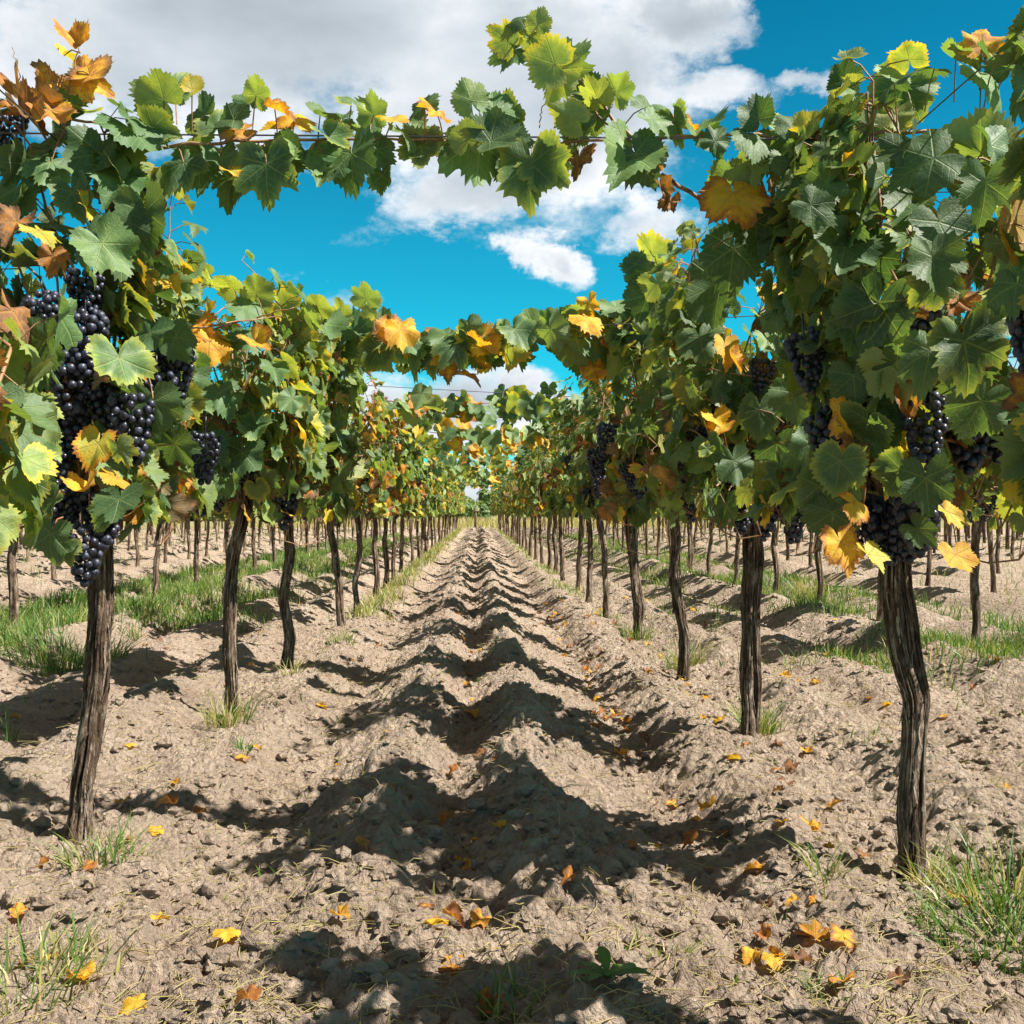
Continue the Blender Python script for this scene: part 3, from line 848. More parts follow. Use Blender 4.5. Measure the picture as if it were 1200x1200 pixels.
def hero(vine, leaves, canes, seed, lod=0):
    """shoots of one vine with leaves at chosen spots. leaves: (u, v, d, size_px, tip_deg, tone)"""
    rg = np.random.RandomState(seed)
    cms, lm, sm = [], MB(), MB()
    CP = []
    for pts, r in canes:
        P = np.array([local(vine, px(*q)) for q in pts]); s = np.linspace(0, len(P) - 1, len(P) * 5)
        P = np.stack([np.interp(s, np.arange(len(P)), P[:, k]) for k in range(3)], 1)
        for _ in range(3): P[1:-1] = (P[:-2] + 2 * P[1:-1] + P[2:]) / 4
        P[1:-1] += rg.normal(0, 0.003, P[1:-1].shape)
        V, T = tube(P, np.linspace(r, r * 0.5, len(P)), 7); cm = MB(); cm.add(V, T); cms.append(cm); CP.append(P)
    CP = np.concatenate(CP)
    pos, nr, tp, sz, ag, ti = [], [], [], [], [], []
    for (u, v, d, s, deg, tone) in leaves:
        if vine is R1 and u > 940 and v > 180: d -= 0.45
        if vine is L1 and u < 215 and v > 235: d -= 0.35
        d = d + rg.uniform(-0.08, 0.08)
        p = local(vine, px(u, v, d)); a = R(deg)
        tdir = np.array([math.cos(a), rg.uniform(-.25, .25), -math.sin(a)])
        if tone in 'gG': n = np.array([0.25, -0.75, 0.75]) + rg.normal(0, .18, 3); age = rg.uniform(.02, .2); t = 0.9 if tone == 'G' else rg.uniform(.5, 1)  # sunlit leaves: tint raised, so the base colour carries some of the light
        elif tone == 'd': n = np.array([-0.25, -0.9, 0.12]) + rg.normal(0, .2, 3); age = rg.uniform(.0, .12); t = rg.uniform(.2, .6)  # leaves turned from the sun: tint lowered, shade partly in the colour
        elif tone == 'b': n = np.array([0.3, 0.85, 0.45]) + rg.normal(0, .2, 3); age = rg.uniform(.2, .36); t = rg.uniform(.6, 1)  # backlit leaves: glow painted in through yellower age and lighter tint
        elif tone == 'y': n = np.array([0.2, -0.7, 0.6]) + rg.normal(0, .25, 3); age = rg.uniform(.46, .68); t = rg.uniform(.4, .9)
        elif tone == 'o': n = np.array([0.1, -0.7, 0.5]) + rg.normal(0, .3, 3); age = rg.uniform(.66, .78); t = .8
        else: n = np.array([0.1, -0.6, 0.5]) + rg.normal(0, .4, 3); age = rg.uniform(.82, .95); t = .6
        pos.append(p); nr.append(n); tp.append(tdir); sz.append(0.78 * s * d / FPX); ag.append(age); ti.append(t)
        k = np.argmin(np.linalg.norm(CP - p, axis=1)); q = CP[k]
        L = np.linalg.norm(q - p)
        if L > 0.02:
            q = p + (q - p) * min(1.0, 0.11 / L) + [0, 0.01, 0.0]; L = np.linalg.norm(q - p)
            V, T = tube([q, (p + q) / 2 + [0, 0.0, 0.12 * L], p], [0.0022, 0.002, 0.0018], 5, cap=False); sm.add(V, T, lp=np.zeros((len(V), 3)), lv=np.zeros((len(V), 3)))
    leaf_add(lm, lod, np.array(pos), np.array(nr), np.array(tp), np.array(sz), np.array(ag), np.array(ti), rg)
    nl = sum(len(t) for t in lm.T)
    if sm.V:
        lm.add(np.concatenate(sm.V), np.concatenate(sm.T), lp=np.concatenate(sm.A['lp']), lv=np.concatenate(sm.A['lv']))
    nt = sum(len(t) for t in lm.T)
    me = mesh_from("foliage", np.concatenate(lm.V), np.concatenate(lm.T), {k: np.concatenate(v) for k, v in lm.A.items()}, [M_LEAF, M_CANE],
                   mat_idx=(np.arange(nt) >= nl).astype(np.int32))
    cos = [obj("cane", c.mesh("cane", [M_CANE]), vine) for c in cms]
    obj("foliage", me, cos[0])

D1 = 2.8
L1, R1 = VINE[(-XR, 3.03)], VINE[(XR, 2.70)]
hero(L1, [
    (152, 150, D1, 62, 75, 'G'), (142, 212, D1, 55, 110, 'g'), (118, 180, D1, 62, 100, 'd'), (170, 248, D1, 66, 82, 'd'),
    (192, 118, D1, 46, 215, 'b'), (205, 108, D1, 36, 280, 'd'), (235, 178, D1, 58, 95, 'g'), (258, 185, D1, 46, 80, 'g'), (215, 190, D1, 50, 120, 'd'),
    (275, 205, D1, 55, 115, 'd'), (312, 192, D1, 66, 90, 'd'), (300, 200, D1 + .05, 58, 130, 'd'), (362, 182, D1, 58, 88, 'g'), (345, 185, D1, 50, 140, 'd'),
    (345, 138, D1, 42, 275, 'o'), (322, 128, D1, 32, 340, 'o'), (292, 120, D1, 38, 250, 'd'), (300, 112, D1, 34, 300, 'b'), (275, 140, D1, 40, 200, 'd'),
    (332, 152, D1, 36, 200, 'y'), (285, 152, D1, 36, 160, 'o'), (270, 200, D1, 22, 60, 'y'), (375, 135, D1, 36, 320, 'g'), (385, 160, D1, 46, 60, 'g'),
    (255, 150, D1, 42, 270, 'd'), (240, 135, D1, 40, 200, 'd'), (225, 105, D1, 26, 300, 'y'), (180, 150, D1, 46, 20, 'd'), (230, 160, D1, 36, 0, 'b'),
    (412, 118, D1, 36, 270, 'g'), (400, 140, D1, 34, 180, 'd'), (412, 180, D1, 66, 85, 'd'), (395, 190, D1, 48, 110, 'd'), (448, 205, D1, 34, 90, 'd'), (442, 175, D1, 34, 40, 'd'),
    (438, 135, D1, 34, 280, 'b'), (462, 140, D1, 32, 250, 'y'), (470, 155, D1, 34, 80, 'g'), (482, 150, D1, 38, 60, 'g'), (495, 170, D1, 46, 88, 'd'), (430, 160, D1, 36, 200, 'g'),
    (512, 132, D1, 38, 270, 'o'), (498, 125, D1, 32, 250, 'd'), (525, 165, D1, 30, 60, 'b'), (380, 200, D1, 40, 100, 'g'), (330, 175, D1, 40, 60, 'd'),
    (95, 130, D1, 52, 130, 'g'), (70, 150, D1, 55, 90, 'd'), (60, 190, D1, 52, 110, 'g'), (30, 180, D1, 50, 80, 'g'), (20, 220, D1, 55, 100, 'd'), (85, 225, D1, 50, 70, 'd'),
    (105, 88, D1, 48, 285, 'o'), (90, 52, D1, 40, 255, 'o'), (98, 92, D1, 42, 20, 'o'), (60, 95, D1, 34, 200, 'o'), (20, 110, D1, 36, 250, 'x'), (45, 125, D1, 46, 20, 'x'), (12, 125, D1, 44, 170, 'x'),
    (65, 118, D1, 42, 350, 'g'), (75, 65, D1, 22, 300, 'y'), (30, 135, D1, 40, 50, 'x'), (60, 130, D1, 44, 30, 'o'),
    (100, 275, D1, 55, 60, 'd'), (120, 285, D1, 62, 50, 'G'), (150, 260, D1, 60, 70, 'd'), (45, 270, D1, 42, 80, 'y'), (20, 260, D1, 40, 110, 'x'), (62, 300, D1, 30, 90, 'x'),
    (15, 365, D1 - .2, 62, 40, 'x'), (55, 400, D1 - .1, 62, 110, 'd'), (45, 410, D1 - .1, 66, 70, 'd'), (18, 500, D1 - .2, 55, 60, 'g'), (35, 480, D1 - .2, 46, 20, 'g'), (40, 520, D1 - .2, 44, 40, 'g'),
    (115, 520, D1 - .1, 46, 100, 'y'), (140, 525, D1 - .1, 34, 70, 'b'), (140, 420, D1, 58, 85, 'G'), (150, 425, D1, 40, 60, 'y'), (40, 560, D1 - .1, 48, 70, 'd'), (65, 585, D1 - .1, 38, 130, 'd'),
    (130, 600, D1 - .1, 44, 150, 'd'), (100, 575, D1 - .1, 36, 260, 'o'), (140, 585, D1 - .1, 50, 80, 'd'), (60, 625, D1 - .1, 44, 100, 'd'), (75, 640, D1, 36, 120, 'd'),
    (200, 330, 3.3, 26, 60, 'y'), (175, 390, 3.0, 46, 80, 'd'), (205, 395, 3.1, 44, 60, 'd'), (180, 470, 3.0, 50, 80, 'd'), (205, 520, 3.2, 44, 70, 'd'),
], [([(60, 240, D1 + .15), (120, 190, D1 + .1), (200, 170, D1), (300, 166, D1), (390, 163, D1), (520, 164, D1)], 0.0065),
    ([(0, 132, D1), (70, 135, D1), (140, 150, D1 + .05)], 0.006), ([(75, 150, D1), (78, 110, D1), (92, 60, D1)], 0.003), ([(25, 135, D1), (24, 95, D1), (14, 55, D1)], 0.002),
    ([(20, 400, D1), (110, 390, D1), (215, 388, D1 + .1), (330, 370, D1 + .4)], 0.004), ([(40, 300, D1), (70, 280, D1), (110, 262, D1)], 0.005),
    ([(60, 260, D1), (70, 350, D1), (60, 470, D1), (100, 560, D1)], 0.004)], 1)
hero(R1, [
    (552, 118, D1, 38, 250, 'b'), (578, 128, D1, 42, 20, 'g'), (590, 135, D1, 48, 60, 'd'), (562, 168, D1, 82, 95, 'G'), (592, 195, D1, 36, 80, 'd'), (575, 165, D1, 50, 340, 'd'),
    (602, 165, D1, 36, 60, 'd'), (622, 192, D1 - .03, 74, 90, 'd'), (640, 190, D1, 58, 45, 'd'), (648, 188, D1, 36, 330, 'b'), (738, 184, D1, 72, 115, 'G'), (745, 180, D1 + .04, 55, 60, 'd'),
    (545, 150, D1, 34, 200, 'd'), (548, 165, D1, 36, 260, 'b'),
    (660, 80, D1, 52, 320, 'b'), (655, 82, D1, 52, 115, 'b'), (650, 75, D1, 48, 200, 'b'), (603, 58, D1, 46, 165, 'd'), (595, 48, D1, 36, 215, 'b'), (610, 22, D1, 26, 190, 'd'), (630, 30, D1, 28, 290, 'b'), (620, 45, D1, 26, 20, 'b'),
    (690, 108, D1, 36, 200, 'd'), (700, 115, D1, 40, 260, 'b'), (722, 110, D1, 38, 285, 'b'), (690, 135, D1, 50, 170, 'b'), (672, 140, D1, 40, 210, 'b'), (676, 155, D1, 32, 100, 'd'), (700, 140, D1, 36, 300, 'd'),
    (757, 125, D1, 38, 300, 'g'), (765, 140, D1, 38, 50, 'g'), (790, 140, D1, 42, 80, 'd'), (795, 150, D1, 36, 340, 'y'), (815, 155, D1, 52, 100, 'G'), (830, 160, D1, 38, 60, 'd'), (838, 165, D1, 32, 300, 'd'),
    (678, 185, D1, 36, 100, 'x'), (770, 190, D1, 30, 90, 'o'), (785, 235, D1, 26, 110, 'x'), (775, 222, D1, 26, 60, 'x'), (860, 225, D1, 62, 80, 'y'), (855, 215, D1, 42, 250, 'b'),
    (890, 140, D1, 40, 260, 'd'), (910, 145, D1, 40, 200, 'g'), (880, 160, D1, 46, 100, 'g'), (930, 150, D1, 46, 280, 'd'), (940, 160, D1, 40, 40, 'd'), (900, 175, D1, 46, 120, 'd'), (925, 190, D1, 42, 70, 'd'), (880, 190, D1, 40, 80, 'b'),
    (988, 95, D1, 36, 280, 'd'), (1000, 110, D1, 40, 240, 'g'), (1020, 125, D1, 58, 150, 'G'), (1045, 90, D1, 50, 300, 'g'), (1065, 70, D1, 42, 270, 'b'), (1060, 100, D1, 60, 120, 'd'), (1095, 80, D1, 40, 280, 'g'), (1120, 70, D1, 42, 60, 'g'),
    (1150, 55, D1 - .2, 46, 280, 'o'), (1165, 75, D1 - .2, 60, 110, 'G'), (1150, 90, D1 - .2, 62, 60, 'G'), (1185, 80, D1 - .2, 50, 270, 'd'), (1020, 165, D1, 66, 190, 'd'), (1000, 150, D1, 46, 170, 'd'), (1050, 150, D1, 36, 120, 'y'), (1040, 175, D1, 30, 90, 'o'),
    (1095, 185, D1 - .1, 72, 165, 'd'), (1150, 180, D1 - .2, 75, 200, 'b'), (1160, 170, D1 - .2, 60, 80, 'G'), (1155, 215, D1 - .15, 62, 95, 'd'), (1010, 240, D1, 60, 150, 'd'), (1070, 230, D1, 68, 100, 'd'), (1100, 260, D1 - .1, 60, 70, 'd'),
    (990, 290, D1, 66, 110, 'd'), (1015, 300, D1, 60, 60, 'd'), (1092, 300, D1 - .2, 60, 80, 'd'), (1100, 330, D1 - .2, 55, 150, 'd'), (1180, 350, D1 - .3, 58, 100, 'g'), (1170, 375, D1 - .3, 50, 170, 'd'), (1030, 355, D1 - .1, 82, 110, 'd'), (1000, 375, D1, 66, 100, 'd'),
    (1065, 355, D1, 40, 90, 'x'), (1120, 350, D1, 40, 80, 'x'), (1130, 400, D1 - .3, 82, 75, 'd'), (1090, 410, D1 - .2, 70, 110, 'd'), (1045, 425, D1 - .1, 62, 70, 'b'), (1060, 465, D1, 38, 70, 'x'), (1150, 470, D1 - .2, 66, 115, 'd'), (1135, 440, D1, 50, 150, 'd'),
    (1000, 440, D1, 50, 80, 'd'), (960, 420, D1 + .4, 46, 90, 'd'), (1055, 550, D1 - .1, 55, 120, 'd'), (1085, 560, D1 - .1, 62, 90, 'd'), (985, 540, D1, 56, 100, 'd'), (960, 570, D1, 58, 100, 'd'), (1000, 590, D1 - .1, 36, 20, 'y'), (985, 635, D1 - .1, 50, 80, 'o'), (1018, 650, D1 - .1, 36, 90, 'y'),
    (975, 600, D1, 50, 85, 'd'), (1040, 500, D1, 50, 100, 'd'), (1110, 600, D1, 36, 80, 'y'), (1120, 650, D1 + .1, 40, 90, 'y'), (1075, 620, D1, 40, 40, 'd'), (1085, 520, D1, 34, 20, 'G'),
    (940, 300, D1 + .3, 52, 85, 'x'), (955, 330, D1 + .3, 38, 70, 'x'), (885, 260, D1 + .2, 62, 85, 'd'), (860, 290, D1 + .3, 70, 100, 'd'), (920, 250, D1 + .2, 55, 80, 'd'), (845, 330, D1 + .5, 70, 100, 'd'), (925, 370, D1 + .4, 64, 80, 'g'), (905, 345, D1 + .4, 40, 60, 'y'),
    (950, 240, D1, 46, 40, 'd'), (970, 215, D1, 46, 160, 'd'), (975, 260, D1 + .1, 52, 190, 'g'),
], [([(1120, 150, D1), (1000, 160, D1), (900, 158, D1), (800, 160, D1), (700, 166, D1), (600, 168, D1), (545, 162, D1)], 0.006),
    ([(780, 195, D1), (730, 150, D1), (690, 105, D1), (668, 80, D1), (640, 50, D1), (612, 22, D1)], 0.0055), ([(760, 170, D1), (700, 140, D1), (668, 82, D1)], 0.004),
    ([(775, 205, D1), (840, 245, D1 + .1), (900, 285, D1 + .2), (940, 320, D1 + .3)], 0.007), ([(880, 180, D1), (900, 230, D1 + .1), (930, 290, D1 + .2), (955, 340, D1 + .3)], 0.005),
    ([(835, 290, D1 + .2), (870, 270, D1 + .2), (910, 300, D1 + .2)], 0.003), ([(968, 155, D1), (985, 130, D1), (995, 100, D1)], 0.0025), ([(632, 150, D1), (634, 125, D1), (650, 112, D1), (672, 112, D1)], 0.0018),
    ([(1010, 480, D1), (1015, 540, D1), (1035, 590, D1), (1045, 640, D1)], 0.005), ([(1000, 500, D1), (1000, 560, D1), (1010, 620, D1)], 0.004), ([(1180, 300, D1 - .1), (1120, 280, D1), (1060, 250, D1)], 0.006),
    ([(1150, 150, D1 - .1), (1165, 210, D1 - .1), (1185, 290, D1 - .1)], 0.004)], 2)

# second hero set: shoots over the second wire and sunlit leaves of the second vines
D2 = 5.7
L3, R3 = VINE[(-XR, 6.13)], VINE[(XR, 5.75)]
def over_wire(vine, u0, u1, v0, v1, d0, d1, n, seed, hang=1.0, lod=0, tones="ggdbbgdgdyo", sz=(24, 44)):
    rg = np.random.RandomState(seed); lv = []
    for k in range(n):
        t = rg.rand(); u = u0 + (u1 - u0) * t; v = v0 + (v1 - v0) * t; d = d0 + (d1 - d0) * t
        dn = rg.normal(0, 1)
        v += (-14 if rg.rand() < .38 else 12) * abs(dn) * hang * (1.3 - t * .5) * 5.7 / d
        lv.append((u, v, d + rg.uniform(-.18, .18), rg.uniform(*sz) * 5.7 / d, rg.uniform(40, 140) if rg.rand() < .7 else rg.uniform(180, 360), tones[rg.randint(len(tones))]))
    hero(vine, lv, [([(u0, v0, d0), ((u0 + u1) / 2, (v0 + v1) / 2 + 4, (d0 + d1) / 2), (u1, v1, d1)], 0.006)], seed, lod)
over_wire(L3, 330, 575, 392, 402, 6.0, 5.8, 62, 11, 0.95)
over_wire(R3, 800, 560, 375, 402, 5.6, 5.8, 50, 12, 0.85)
hero(L3, [(525, 430, D2, 26, 90, 'o'), (520, 420, D2, 22, 150, 'o'), (545, 440, D2, 24, 60, 'y'), (435, 360, D2, 30, 200, 'b'), (430, 350, D2, 30, 280, 'b'), (590, 392, D2, 24, 280, 'b')],
     [([(440, 390, D2), (436, 365, D2), (430, 350, D2)], .003), ([(520, 400, D2), (524, 425, D2)], .003)], 21)
hero(R3, [(765, 300, 5.0, 44, 290, 'b'), (752, 320, 5.0, 36, 200, 'd'), (770, 330, 5.0, 40, 60, 'b'), (760, 345, 5.0, 44, 110, 'd'), (780, 360, 5.0, 44, 80, 'd'), (745, 310, 5.0, 26, 250, 'd'),
          (735, 425, D2, 36, 90, 'G'), (785, 420, D2, 38, 80, 'G'), (700, 410, D2, 26, 300, 'o'), (695, 430, D2, 26, 90, 'o'), (760, 390, D2, 34, 30, 'g')],
     [([(790, 400, 5.2), (778, 350, 5.0), (765, 290, 5.0)], .004), ([(800, 400, D2), (700, 405, D2)], .004)], 22)
L2, R2 = VINE[(-XR, 4.84)], VINE[(XR, 4.25)]
D3 = 4.3
hero(L2, [(232, 385, D3, 46, 85, 'y'), (245, 400, D3, 40, 100, 'y'), (225, 380, D3, 34, 130, 'o'), (258, 460, D3, 38, 70, 'G'), (290, 390, D3, 44, 80, 'g'), (300, 400, D3, 34, 50, 'y'), (350, 450, D3 + .8, 26, 80, 'o'),
          (232, 320, D3, 36, 220, 'b'), (250, 335, D3, 32, 300, 'b'), (300, 345, D3, 36, 290, 'b'), (275, 340, D3, 34, 240, 'b'), (285, 360, D3, 36, 40, 'G'), (220, 345, D3, 34, 120, 'g'), (200, 430, D3, 46, 80, 'd'), (225, 470, D3, 46, 90, 'g'),
          (330, 360, D3 + .3, 36, 280, 'b'), (350, 375, D3 + .3, 40, 100, 'b'), (372, 360, D3 + .5, 36, 300, 'b'), (380, 380, D3 + .5, 40, 90, 'g'), (320, 430, D3, 34, 90, 'g'), (335, 425, D3, 30, 60, 'b'), (195, 345, D3, 40, 80, 'g'),
          (240, 520, D3, 46, 90, 'd'), (285, 530, D3, 46, 100, 'd'), (220, 560, D3, 44, 80, 'd'), (260, 560, D3, 42, 110, 'd'), (300, 500, D3, 32, 100, 'g'), (190, 500, D3, 46, 90, 'd'), (355, 405, D3 + .5, 34, 100, 'b'), (400, 370, D3 + 1, 30, 280, 'b')],
     [([(170, 395, D3), (230, 390, D3), (300, 372, D3), (345, 360, D3)], .005), ([(180, 465, D3), (240, 470, D3), (290, 455, D3)], .004), ([(218, 400, D3), (220, 340, D3)], .003)], 31)
hero(R2, [(838, 490, 3.9, 36, 80, 'y'), (845, 500, 3.9, 30, 120, 'y'), (850, 405, 3.9, 34, 90, 'y'), (858, 420, 3.9, 28, 60, 'o'), (900, 430, 3.9, 34, 100, 'o'), (870, 560, 3.9, 24, 80, 'o'), (915, 565, 3.8, 26, 90, 'o'), (880, 590, 3.8, 28, 60, 'o'),
          (800, 360, 4.1, 44, 100, 'd'), (820, 395, 4.0, 46, 80, 'd'), (870, 450, 3.9, 46, 100, 'd'), (890, 480, 3.8, 48, 90, 'd'), (860, 540, 3.8, 46, 80, 'd'), (910, 520, 3.8, 46, 100, 'd'), (930, 460, 3.7, 48, 80, 'd'), (800, 460, 4.1, 42, 90, 'd'),
          (820, 540, 4.0, 42, 100, 'd'), (900, 400, 3.8, 40, 80, 'G'), (880, 390, 3.8, 34, 60, 'G'), (950, 520, 3.6, 46, 100, 'd'), (835, 440, 4, 42, 100, 'd'), (800, 420, 4.1, 36, 60, 'g'), (850, 590, 3.8, 40, 90, 'd'), (830, 350, 4.0, 46, 60, 'd')],
     [([(960, 460, 3.8), (880, 440, 3.9), (800, 430, 4.1)], .004), ([(920, 560, 3.8), (860, 550, 3.9)], .004), ([(960, 430, 3.7), (920, 520, 3.8)], .003)], 32)

# farther wires
fr = np.random.RandomState(55)
for k, d in enumerate((9.3, 12.5, 15.7, 19, 22.2, 25.5, 29, 33, 38)):
    vL = min((o for o in COL.objects if o.name.startswith("grape_vine") and abs(o.location.x + 1.2) < .2), key=lambda o: abs(o.location.y - d))
    vR = min((o for o in COL.objects if o.name.startswith("grape_vine") and abs(o.location.x - 1.2) < .2), key=lambda o: abs(o.location.y - d))
    vv = 600 - 1.06 * FPX / d
    for v_, s in ((vL, -1), (vR, 1)):
        if v_.rotation_euler.z or abs(v_.scale.x - 1) > 1e-6:      # an overhead shoot keeps to world directions
            v_.rotation_euler.z = 0; v_.scale = (1, 1, 1)
        xe = 0.02 * s
        over_wire(v_, 560 + s * 0.95 * FPX / d, 560 + xe * FPX / d, vv, vv + 6 * 5.7 / d, d, d, 24 if d < 16 else 22, 60 + 2 * k + (s > 0), 0.9, 1 if d < 14 else 2, "ggdbbgdgdbgyo", (26, 46))

# extra bunches where the photo shows them hanging in clear view
for vine, lst in ((L1, [(50, 375, 2.9), (100, 395, 2.9), (118, 440, 2.95), (75, 430, 2.9), (125, 480, 2.95), (12, 150, 3.15), (75, 595, 2.95), (95, 640, 2.9), (118, 590, 2.95), (55, 560, 2.9), (80, 500, 2.95), (135, 520, 3.0), (100, 345, 2.95)]),
                  (R1, [(1160, 490, 2.55), (1110, 480, 2.65), (1130, 520, 2.7), (1035, 615, 2.62), (1062, 620, 2.6), (1015, 610, 2.68), (1100, 570, 2.7), (1090, 470, 2.75)]),
                  (R2, [(885, 580, 4.05), (870, 600, 4.0), (900, 605, 4.05), (895, 440, 3.9), (820, 520, 4.1), (930, 600, 4.0)]),
                  (L2, [(215, 520, 4.6), (230, 545, 4.6), (285, 535, 4.65), (195, 530, 4.6), (305, 560, 4.7), (240, 580, 4.7)]),
                  (L3, [(318, 560, 6.0), (345, 560, 6.0), (330, 575, 6.1)]), (R3, [(715, 510, 5.5), (700, 540, 5.6), (780, 560, 5.6)])):
    for (u, v, d) in lst:
        p = local(vine, px(u, v, d - (0.22 if vine is L1 else 0.0))); p[2] += 0.09
        b = obj("grape_bunch", BUNCH[random.randrange(3)], vine, p); s = random.uniform(0.85, 1.1)
        b.scale = (s, s, s); b.rotation_euler = (random.uniform(-.15, .15), random.uniform(-.15, .15), random.random() * 6)
# ------------------------------------------------------------------ wires
def wire(pts, r, label):
    P = np.array(pts, float); s = np.linspace(0, len(P) - 1, 40)
    P = np.stack([np.interp(s, np.arange(len(P)), P[:, k]) for k in range(3)], 1)
    mb = MB(); V, T = tube(P, r, 6); mb.add(V, T)
    tag(obj("trellis_wire", mb.mesh("trellis_wire", [M_WIRE])), label, "wire")
wire([(-3.6, 2.85, 2.10), (-1.2, 2.82, 2.07), (1.2, 2.78, 2.07), (3.6, 2.76, 2.10)], 0.0024, "thin wire crossing overhead between the two front vines")
wire([(-3.6, 6.9, 2.12), (-1.2, 6.35, 2.06), (1.2, 5.35, 2.06), (3.6, 4.9, 2.12)], 0.0028, "thin slanting wire crossing overhead behind the first crossing wire")
wire([(-3.6, 9.3, 2.12), (-1.2, 9.3, 2.2), (1.2, 9.3, 2.08), (3.6, 9.3, 2.12)], 0.003, "thin crossing wire seen against low white cloud beyond the slanting wire")
wire([(-1.2, 0.2, 2.06), (-1.2, FIELD_END, 2.06)], 0.0022, "lengthwise wire through the canopy top of the row left of the path")
wire([(1.2, 0.2, 2.06), (1.2, FIELD_END, 2.06)], 0.0022, "lengthwise wire through the canopy top of the row right of the path")

# ------------------------------------------------------------------ fallen leaves
def fallen_meshes():
    ms = []
    for k in range(14):
        rg = np.random.RandomState(500 + k); mb = MB()
        age = np.array([[.62, .66, .70, .72, .76, .80, .86, .92, .54, .68, .74, .95, .80, .64][k]])
        leaf_add(mb, 0, np.zeros((1, 3)), np.array([[rg.normal(0, .2), rg.normal(0, .2), 1]]), np.array([[0, 1., 0]]), np.array([1.0]), np.maximum(age, .70), rg.rand(1), rg)
        V = np.concatenate(mb.V); V[:, 2] -= V[:, 2].min()
        lv = np.concatenate(mb.A['lv']); lv[:, 0] = age[0]; mb.A['lv'] = [lv]; mb.V = [V]
        ms.append(mb.mesh("fallen_leaf", [M_LEAF]))
    return ms
FALL = fallen_meshes()
def drop(p, s, k, label, group=None):
    o = obj("fallen_leaf", FALL[k], None, (p[0], p[1], p[2] + 0.002)); s *= .7; o.scale = (s, s, s)
    o.rotation_euler = (random.uniform(-.35, .35), random.uniform(-.35, .35), random.random() * 6.28)
    tag(o, label, "fallen leaf", group)
single = [
    (562, 1082, .055, 3, "small orange fallen leaf on shaded soil at the bottom centre of the path"),
    (545, 1012, .055, 8, "pale olive fallen leaf in the shaded furrow in the middle of the path"),
    (575, 1185, .055, 4, "curled tan fallen leaf at the bottom edge below the small orange one"),
    (265, 1105, .06, 0, "curled yellow fallen leaf on sunlit soil left of the path, away from others"),
    (182, 970, .045, 0, "small bright yellow fallen leaf right of the left front trunk"),
    (978, 955, .05, 1, "yellow fallen leaf on bare soil left of the right front trunk"),
    (955, 980, .045, 2, "yellow fallen leaf just below another yellow one, left of the right front trunk"),
    (905, 1135, .05, 0, "upright yellow fallen leaf alone on soil near the bottom right"),
    (990, 1165, .055, 3, "orange brown fallen leaf at the edge of the bottom right shade"),
    (955, 1105, .07, 1, "large pale yellow fallen leaf below the right front trunk, left end of the litter patch"),
    (985, 1110, .07, 9, "dull tan fallen leaf below the right front trunk, right end of the litter patch"),
    (665, 1040, .045, 5, "brown fallen leaf in the shaded right flank of the middle ridge"),
    (735, 995, .05, 4, "orange fallen leaf at the shadow rim on the right ridge"),
    (400, 1080, .04, 2, "golden fallen leaf on the left ridge near the bottom"),
    (418, 1002, .05, 5, "brown orange fallen leaf on the shaded left ridge flank"),
    (20, 1068, .05, 3, "orange fallen leaf beside the hole at the left edge"),
    (945, 890, .045, 2, "golden fallen leaf on soil right of the second right trunk"),
    (285, 1185, .05, 5, "brown fallen leaf in the bottom left shade"),
]
for (u, v, s, k, lab) in single: drop(ground_px(u, v), s, k, lab)
rg = np.random.RandomState(91)
def litter(n, fx, fy, label, group, smin=.03, smax=.062):
    for _ in range(n):
        x, y = fx(), fy(); drop((x, y, gz(x, y)), rg.uniform(smin, smax), rg.randint(14), label, group)
litter(60, lambda: rg.normal(.70, .07), lambda: 2.2 + 9 * rg.rand() ** 1.5, "dry vine leaf lying among others in the furrow right of the ridges", "litter in the right furrow")
litter(70, lambda: rg.normal(1.1, .28), lambda: 2.0 + 9 * rg.rand() ** 1.4, "dry vine leaf lying among others under the row right of the path", "litter under the right row")
litter(40, lambda: rg.normal(-.04, .09), lambda: 2.1 + 7 * rg.rand() ** 1.5, "dry vine leaf lying among others in the middle furrow between both ridges", "litter in the middle furrow")
litter(40, lambda: rg.normal(-1.0, .35), lambda: 2.0 + 8 * rg.rand() ** 1.4, "dry vine leaf lying among others under the row left of the path", "litter under the left row")
litter(35, lambda: rg.uniform(1.6, 3.2), lambda: 3.2 + 8 * rg.rand(), "dry vine leaf lying among others in the alley right of the right row", "litter in the right alley")
litter(20, lambda: rg.uniform(-3.2, -1.6), lambda: 3.6 + 8 * rg.rand(), "dry vine leaf lying among others in the alley left of the left row", "litter in the left alley")

# ------------------------------------------------------------------ grass
def blades(mb, base, h, wd, lean, rg, age):
    """base (n,3), h, wd (n), lean (n,2) -> curved ribbons of three segments"""
    n = len(base); f = np.array([0, .4, .75, 1.0]); wf = np.array([1, .8, .5, .04])
    up = f[None, :] * h[:, None]
    off = (f ** 1.8)[None, :, None] * lean[:, None, :]
    ctr = np.concatenate([base[:, None, :2] + off, (base[:, None, 2] + up * (1 - .25 * np.linalg.norm(lean, axis=1)[:, None] / np.maximum(h[:, None], .01) * f[None]))[..., None]], 2)
    a = rg.rand(n) * 6.28; sd = np.stack([np.cos(a), np.sin(a), 0 * a], 1)[:, None] * (wd[:, None] * wf[None])[..., None] * .5
    V = np.stack([ctr - sd, ctr + sd], 2).reshape(n, 8, 3)
    t = np.array([(0, 1, 3), (0, 3, 2), (2, 3, 5), (2, 5, 4), (4, 5, 7), (4, 7, 6)])
    T = (t[None] + (np.arange(n) * 8)[:, None, None]).reshape(-1, 3)
    mb.add(V.reshape(-1, 3), T, age=np.repeat(age, 8))

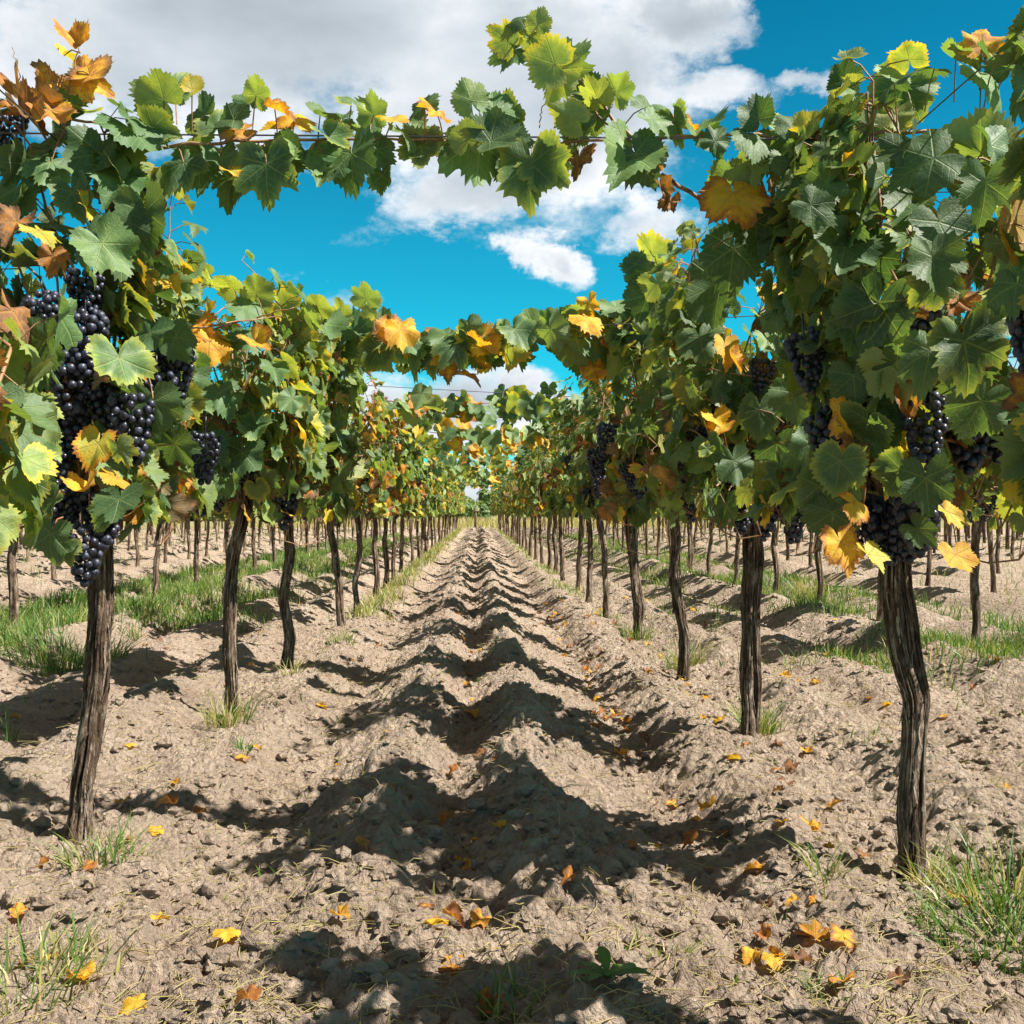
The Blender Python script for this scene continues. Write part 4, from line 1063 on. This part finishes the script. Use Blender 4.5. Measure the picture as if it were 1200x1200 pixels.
def tuft(p, rad, n, h, dry, seed, label, group=None, name="grass_tuft"):
    rg = np.random.RandomState(seed); mb = MB()
    r = rad * np.sqrt(rg.rand(n)); a = rg.rand(n) * 6.28
    b = np.stack([r * np.cos(a), r * np.sin(a), 0 * r], 1)
    b[:, 2] = ground_h(b[:, 0] + p[0], b[:, 1] + p[1]) - p[2] - .008
    hh = h * rg.uniform(.45, 1.15, n); le = np.stack([np.cos(a), np.sin(a)], 1) * (hh * rg.uniform(.1, 1.0, n))[:, None] + rg.normal(0, .035, (n, 2))
    ag = np.clip(rg.normal(.25 + .5 * dry, .16, n) + (rg.rand(n) < .12 + .3 * dry) * .5, 0, 1)
    blades(mb, b, hh, rg.uniform(.0028, .0065, n) * (1 + h), le, rg, ag)
    o = obj(name, mb.mesh(name, [M_GRASS]), None, p); tag(o, label, "grass tuft", group)
T_ = [
    (1170, 1112, .17, 480, .095, .1, "large green grass tuft in the bottom right corner"),
    (1185, 1060, .16, 160, .18, .3, "straggly grass tuft at the right edge above the large corner tuft"),
    (890, 862, .09, 170, .17, .35, "green grass tuft at the foot of the second trunk right of the path"),
    (803, 785, .12, 160, .20, .4, "grass tuft at the foot of the third trunk right of the path"),
    (746, 752, .12, 130, .17, .25, "green grass tuft at the foot of the fourth trunk right of the path"),
    (268, 850, .10, 110, .18, .6, "half dry grass tuft at the foot of the second trunk left of the path"),
    (286, 882, .03, 50, .08, 0, "tiny bright green grass tuft below the second trunk left of the path"),
    (122, 1000, .11, 110, .11, .35, "thin grass tuft at the foot of the left front trunk"),
    (85, 1130, .09, 70, .10, .3, "sparse grass tuft on bare soil near the bottom left"),
    (15, 1165, .12, 110, .14, .35, "grass tuft in the bottom left corner"),
    (600, 1192, .06, 60, .09, .1, "small green grass tuft at the bottom edge beside the broadleaf weed"),
    (775, 1130, .08, 60, .06, .45, "low grass patch right of the broadleaf weed"),
    (965, 1175, .05, 50, .06, 0, "small green sprout tuft in the shade at the bottom right"),
    (965, 1035, .05, 40, .12, .3, "sparse grass tuft left of the right front trunk"),
    (1085, 1040, .06, 60, .13, .8, "dry pale grass tuft at the foot of the right front trunk"),
    (15, 872, .03, 12, .16, .2, "two lone green grass stems at the left edge"),
    (400, 752, .10, 90, .12, .3, "grass tuft at the foot of the fourth trunk left of the path"),
    (340, 790, .06, 40, .14, .9, "dry straw tuft at the foot of the third trunk left of the path"),
    (948, 700, .16, 130, .34, .8, "tall dry grass tuft in the alley right of the right row"),
    (1150, 765, .34, 620, .15, .1, "wide green grass tuft at the right edge in the alley"),
    (712, 725, .10, 80, .12, .3, "grass tuft at the foot of the fifth trunk right of the path"),
    (430, 715, .14, 90, .16, .4, "grass tuft at the foot of the fifth trunk left of the path"),
    (70, 775, .42, 1000, .22, .12, "broad green grass tuft in the alley left of the left front trunk"),
    (865, 680, .22, 120, .16, .3, "grass tuft seen between the second and third trunks right of the path"),
]
for k, (u, v, rad, n, h, dry, lab) in enumerate(T_):
    tuft(ground_px(u, v), rad, n, h, dry, 700 + k, lab)

def cover():
    rg = np.random.RandomState(801); mb = MB()
    def strip(n, fx, fy, h, dry, thr=-1.0):
        x, y = fx(n), fy(n)
        keep = perlin(x * .9, y * .45, x * 0 + 21) + .35 * perlin(x * 3, y * 3, x * 0 + 5) > thr
        x, y = x[keep], y[keep]; m = len(x)
        b = np.stack([x, y, ground_h(x, y, True) - .01], 1)
        hh = h * rg.uniform(.4, 1.2, m) ; le = rg.normal(0, .35, (m, 2)) * hh[:, None]
        dd = dry + .35 * perlin(x * .6, y * .6, x * 0 + 31)
        ag = np.clip(rg.normal(.25, .15, m) + .5 * dd + (rg.rand(m) < .15) * .4, 0, 1)
        blades(mb, b, hh, rg.uniform(.005, .009, m) * (1 + y / 25), le, rg, ag)
    yb = lambda lo, hi, p: (lambda n: lo + (hi - lo) * rg.rand(n) ** p)
    strip(34000, lambda n: rg.normal(-3.75, .45, n), yb(6.2, 34, 1.7), .17, .25, -.08)
    strip(18000, lambda n: rg.normal(-2.9, .42, n), yb(8.0, 40, 1.5), .15, .25, -.03)
    strip(22000, lambda n: rg.normal(3.9, .5, n), yb(5.6, 40, 1.7), .14, .2, -.08)
    strip(12000, lambda n: rg.normal(2.9, .5, n), yb(6.5, 40, 1.5), .11, .2, -.02)
    strip(9000, lambda n: rg.uniform(-22, -5.2, n), yb(9, 56, 1.2), .22, .45, -.02)
    strip(9000, lambda n: rg.uniform(5.2, 22, n), yb(9, 56, 1.2), .22, .45, -.02)
    strip(4200, lambda n: rg.normal(-1.05, .11, n), yb(9, 56, 1.3), .15, .75, -.25)
    strip(2600, lambda n: rg.normal(1.12, .12, n), yb(9, 56, 1.3), .12, .55, -.05)
    strip(900, lambda n: rg.uniform(1.4, 3.3, n), yb(3.2, 9, 1), .06, .4, .05)
    strip(700, lambda n: rg.uniform(-3.3, -1.4, n), yb(3.6, 9, 1), .06, .4, .05)
    strip(500, lambda n: rg.uniform(-1.2, 1.2, n), yb(2, 7, 1.2), .05, .6, .12)
    tag(obj("grass_cover", mb.mesh("grass_cover", [M_GRASS])), "patchy green and straw grass along the rows and alleys", None, None, "stuff")
    mb2 = MB()
    n = 9000; x = rg.uniform(-16, 16, n); y = rg.uniform(FIELD_END + 2, FIELD_END + 26, n)
    b = np.stack([x, y, ground_h(x, y) - .02], 1); hh = rg.uniform(.3, .75, n)
    blades(mb2, b, hh, rg.uniform(.03, .05, n), rg.normal(0, .15, (n, 2)), rg, np.clip(rg.normal(.88, .12, n), 0, 1))
    tag(obj("dry_grass_field", mb2.mesh("dry_grass_field", [M_GRASS])), "tall straw coloured grass beyond the end of the rows", None, None, "stuff")
cover()

def straw():
    rg = np.random.RandomState(811); mb = MB(); n = 5200
    d = 1.8 + 7 * rg.rand(n) ** 1.8; x = rg.uniform(-1, 1, n) * np.minimum(.55 * d, 2.2)
    a = rg.rand(n) * 6.28; L = rg.uniform(.02, .11, n); z = ground_h(x, d)
    for k in range(n):
        c, s = math.cos(a[k]), math.sin(a[k]); q = rg.normal(0, .012)
        e = np.array([[x[k], d[k]], [x[k] + c * L[k] * .5 - s * q, d[k] + s * L[k] * .5 + c * q], [x[k] + c * L[k], d[k] + s * L[k]]])
        ze = np.array([z[k] + .004, z[k] + rg.uniform(.004, .02), z[k] + rg.uniform(.0, .018)])
        V, T = tube(np.column_stack([e, ze]), rg.uniform(.0007, .0016), 3, cap=False); mb.add(V, T, age=np.full(len(V), rg.uniform(.8, 1)))
    tag(obj("straw_litter", mb.mesh("straw_litter", [M_GRASS])), "thin dry straw and root bits strewn on the soil", None, None, "stuff")
straw()

# broadleaf weed
def weed(p, s, label):
    rg = np.random.RandomState(33)
    t = thing("broadleaf_weed", label, "weed", p)
    for k in range(8):
        a = k * .785 + rg.uniform(-.2, .2); L = s * rg.uniform(.7, 1.15); el = rg.uniform(.35, .95)
        f = np.linspace(0, 1, 9); wd = .17 * L * np.sin(np.pi * np.clip(f * .93 + .06, 0, 1)) ** .8 * (f ** .4)
        r = L * f * math.cos(el); z = L * f * math.sin(el) - .45 * L * f ** 2
        c = np.stack([r * math.cos(a), r * math.sin(a), z], 1); sd = np.array([-math.sin(a), math.cos(a), .1])
        V = np.stack([c - sd * wd[:, None] + [0, 0, .02 * s], c, c + sd * wd[:, None] + [0, 0, .02 * s]], 1).reshape(-1, 3)
        T = []
        for q in range(8):
            for j in (0, 1): T += [(3 * q + j, 3 * q + j + 1, 3 * q + j + 4), (3 * q + j, 3 * q + j + 4, 3 * q + j + 3)]
        mb = MB(); mb.add(V, T, age=np.full(len(V), rg.uniform(.2, .4))); obj("leaf", mb.mesh("leaf", [M_GRASS]), t)
WP = ground_px(712, 1160); WP[2] += .018
weed(WP, .115, "green broadleaf weed with a rosette of pointed leaves at the bottom of the path")

# ------------------------------------------------------------------ far end: post and bushes
mb = MB(); P0 = px(557, 612, 60.0)
V, T = tube([(0, 0, -.3), (.02, 0, .6), (.03, 0, 1.25)], [.09, .08, .08], 8); mb.add(V, T, ridge=np.full(len(V), .2))
V, T = tube([(-.25, 0, .95), (0, -.09, 1.0), (.28, 0, 1.02)], .035, 6); mb.add(V, T, ridge=np.full(len(V), .2))
tag(obj("wooden_post", mb.mesh("wooden_post", [M_BARK]), None, (P0[0], 60.0, gz(P0[0], 60.0))), "small dark wooden post at the far end of the path", "post")

def bush_mesh(seed):
    rg = np.random.RandomState(seed); mb = MB(); n = 1500
    c = rg.normal(0, 1, (9, 3)) * [1.3, .8, .4] + [0, 0, 1.2]
    k = rg.randint(0, 9, n); u = unit(rg.normal(0, 1, (n, 3))); pos = c[k] + u * (rg.rand(n) ** .4 * rg.uniform(.5, 1.0, 9)[k])[:, None]
    pos[:, 2] = np.abs(pos[:, 2])
    leaf_add(mb, 2, pos, u + [0, 0, .5], rg.normal(0, 1, (n, 3)), rg.uniform(.14, .28, n), rg.uniform(0, .2, n), rg.rand(n), rg)
    tm = MB(); V, T = tube([(0, 0, -.2), (.1, 0, .8), (.2, .1, 1.6)], [.12, .1, .05], 6); tm.add(V, T, ridge=np.full(len(V), .2))
    return mb.mesh("crown", [M_LEAF]), tm.mesh("trunk", [M_BARK])
BU = [bush_mesh(900 + k) for k in range(3)]
rg = np.random.RandomState(66)
for k in range(26):
    x = -46 + k * 3.7 + rg.uniform(-1, 1); y = 96 + rg.uniform(-6, 8); c, tr = BU[k % 3]
    b = thing("bush", "low dark green bush in the hedge on the horizon beyond the rows", "bush", (x, y, gz(x, y)), rg.rand() * 6.28, "hedge beyond the field")
    s = rg.uniform(.85, 1.25); b.scale = (s * 1.2, s * 1.2, s)
    obj("crown", c, b); obj("trunk", tr, b)
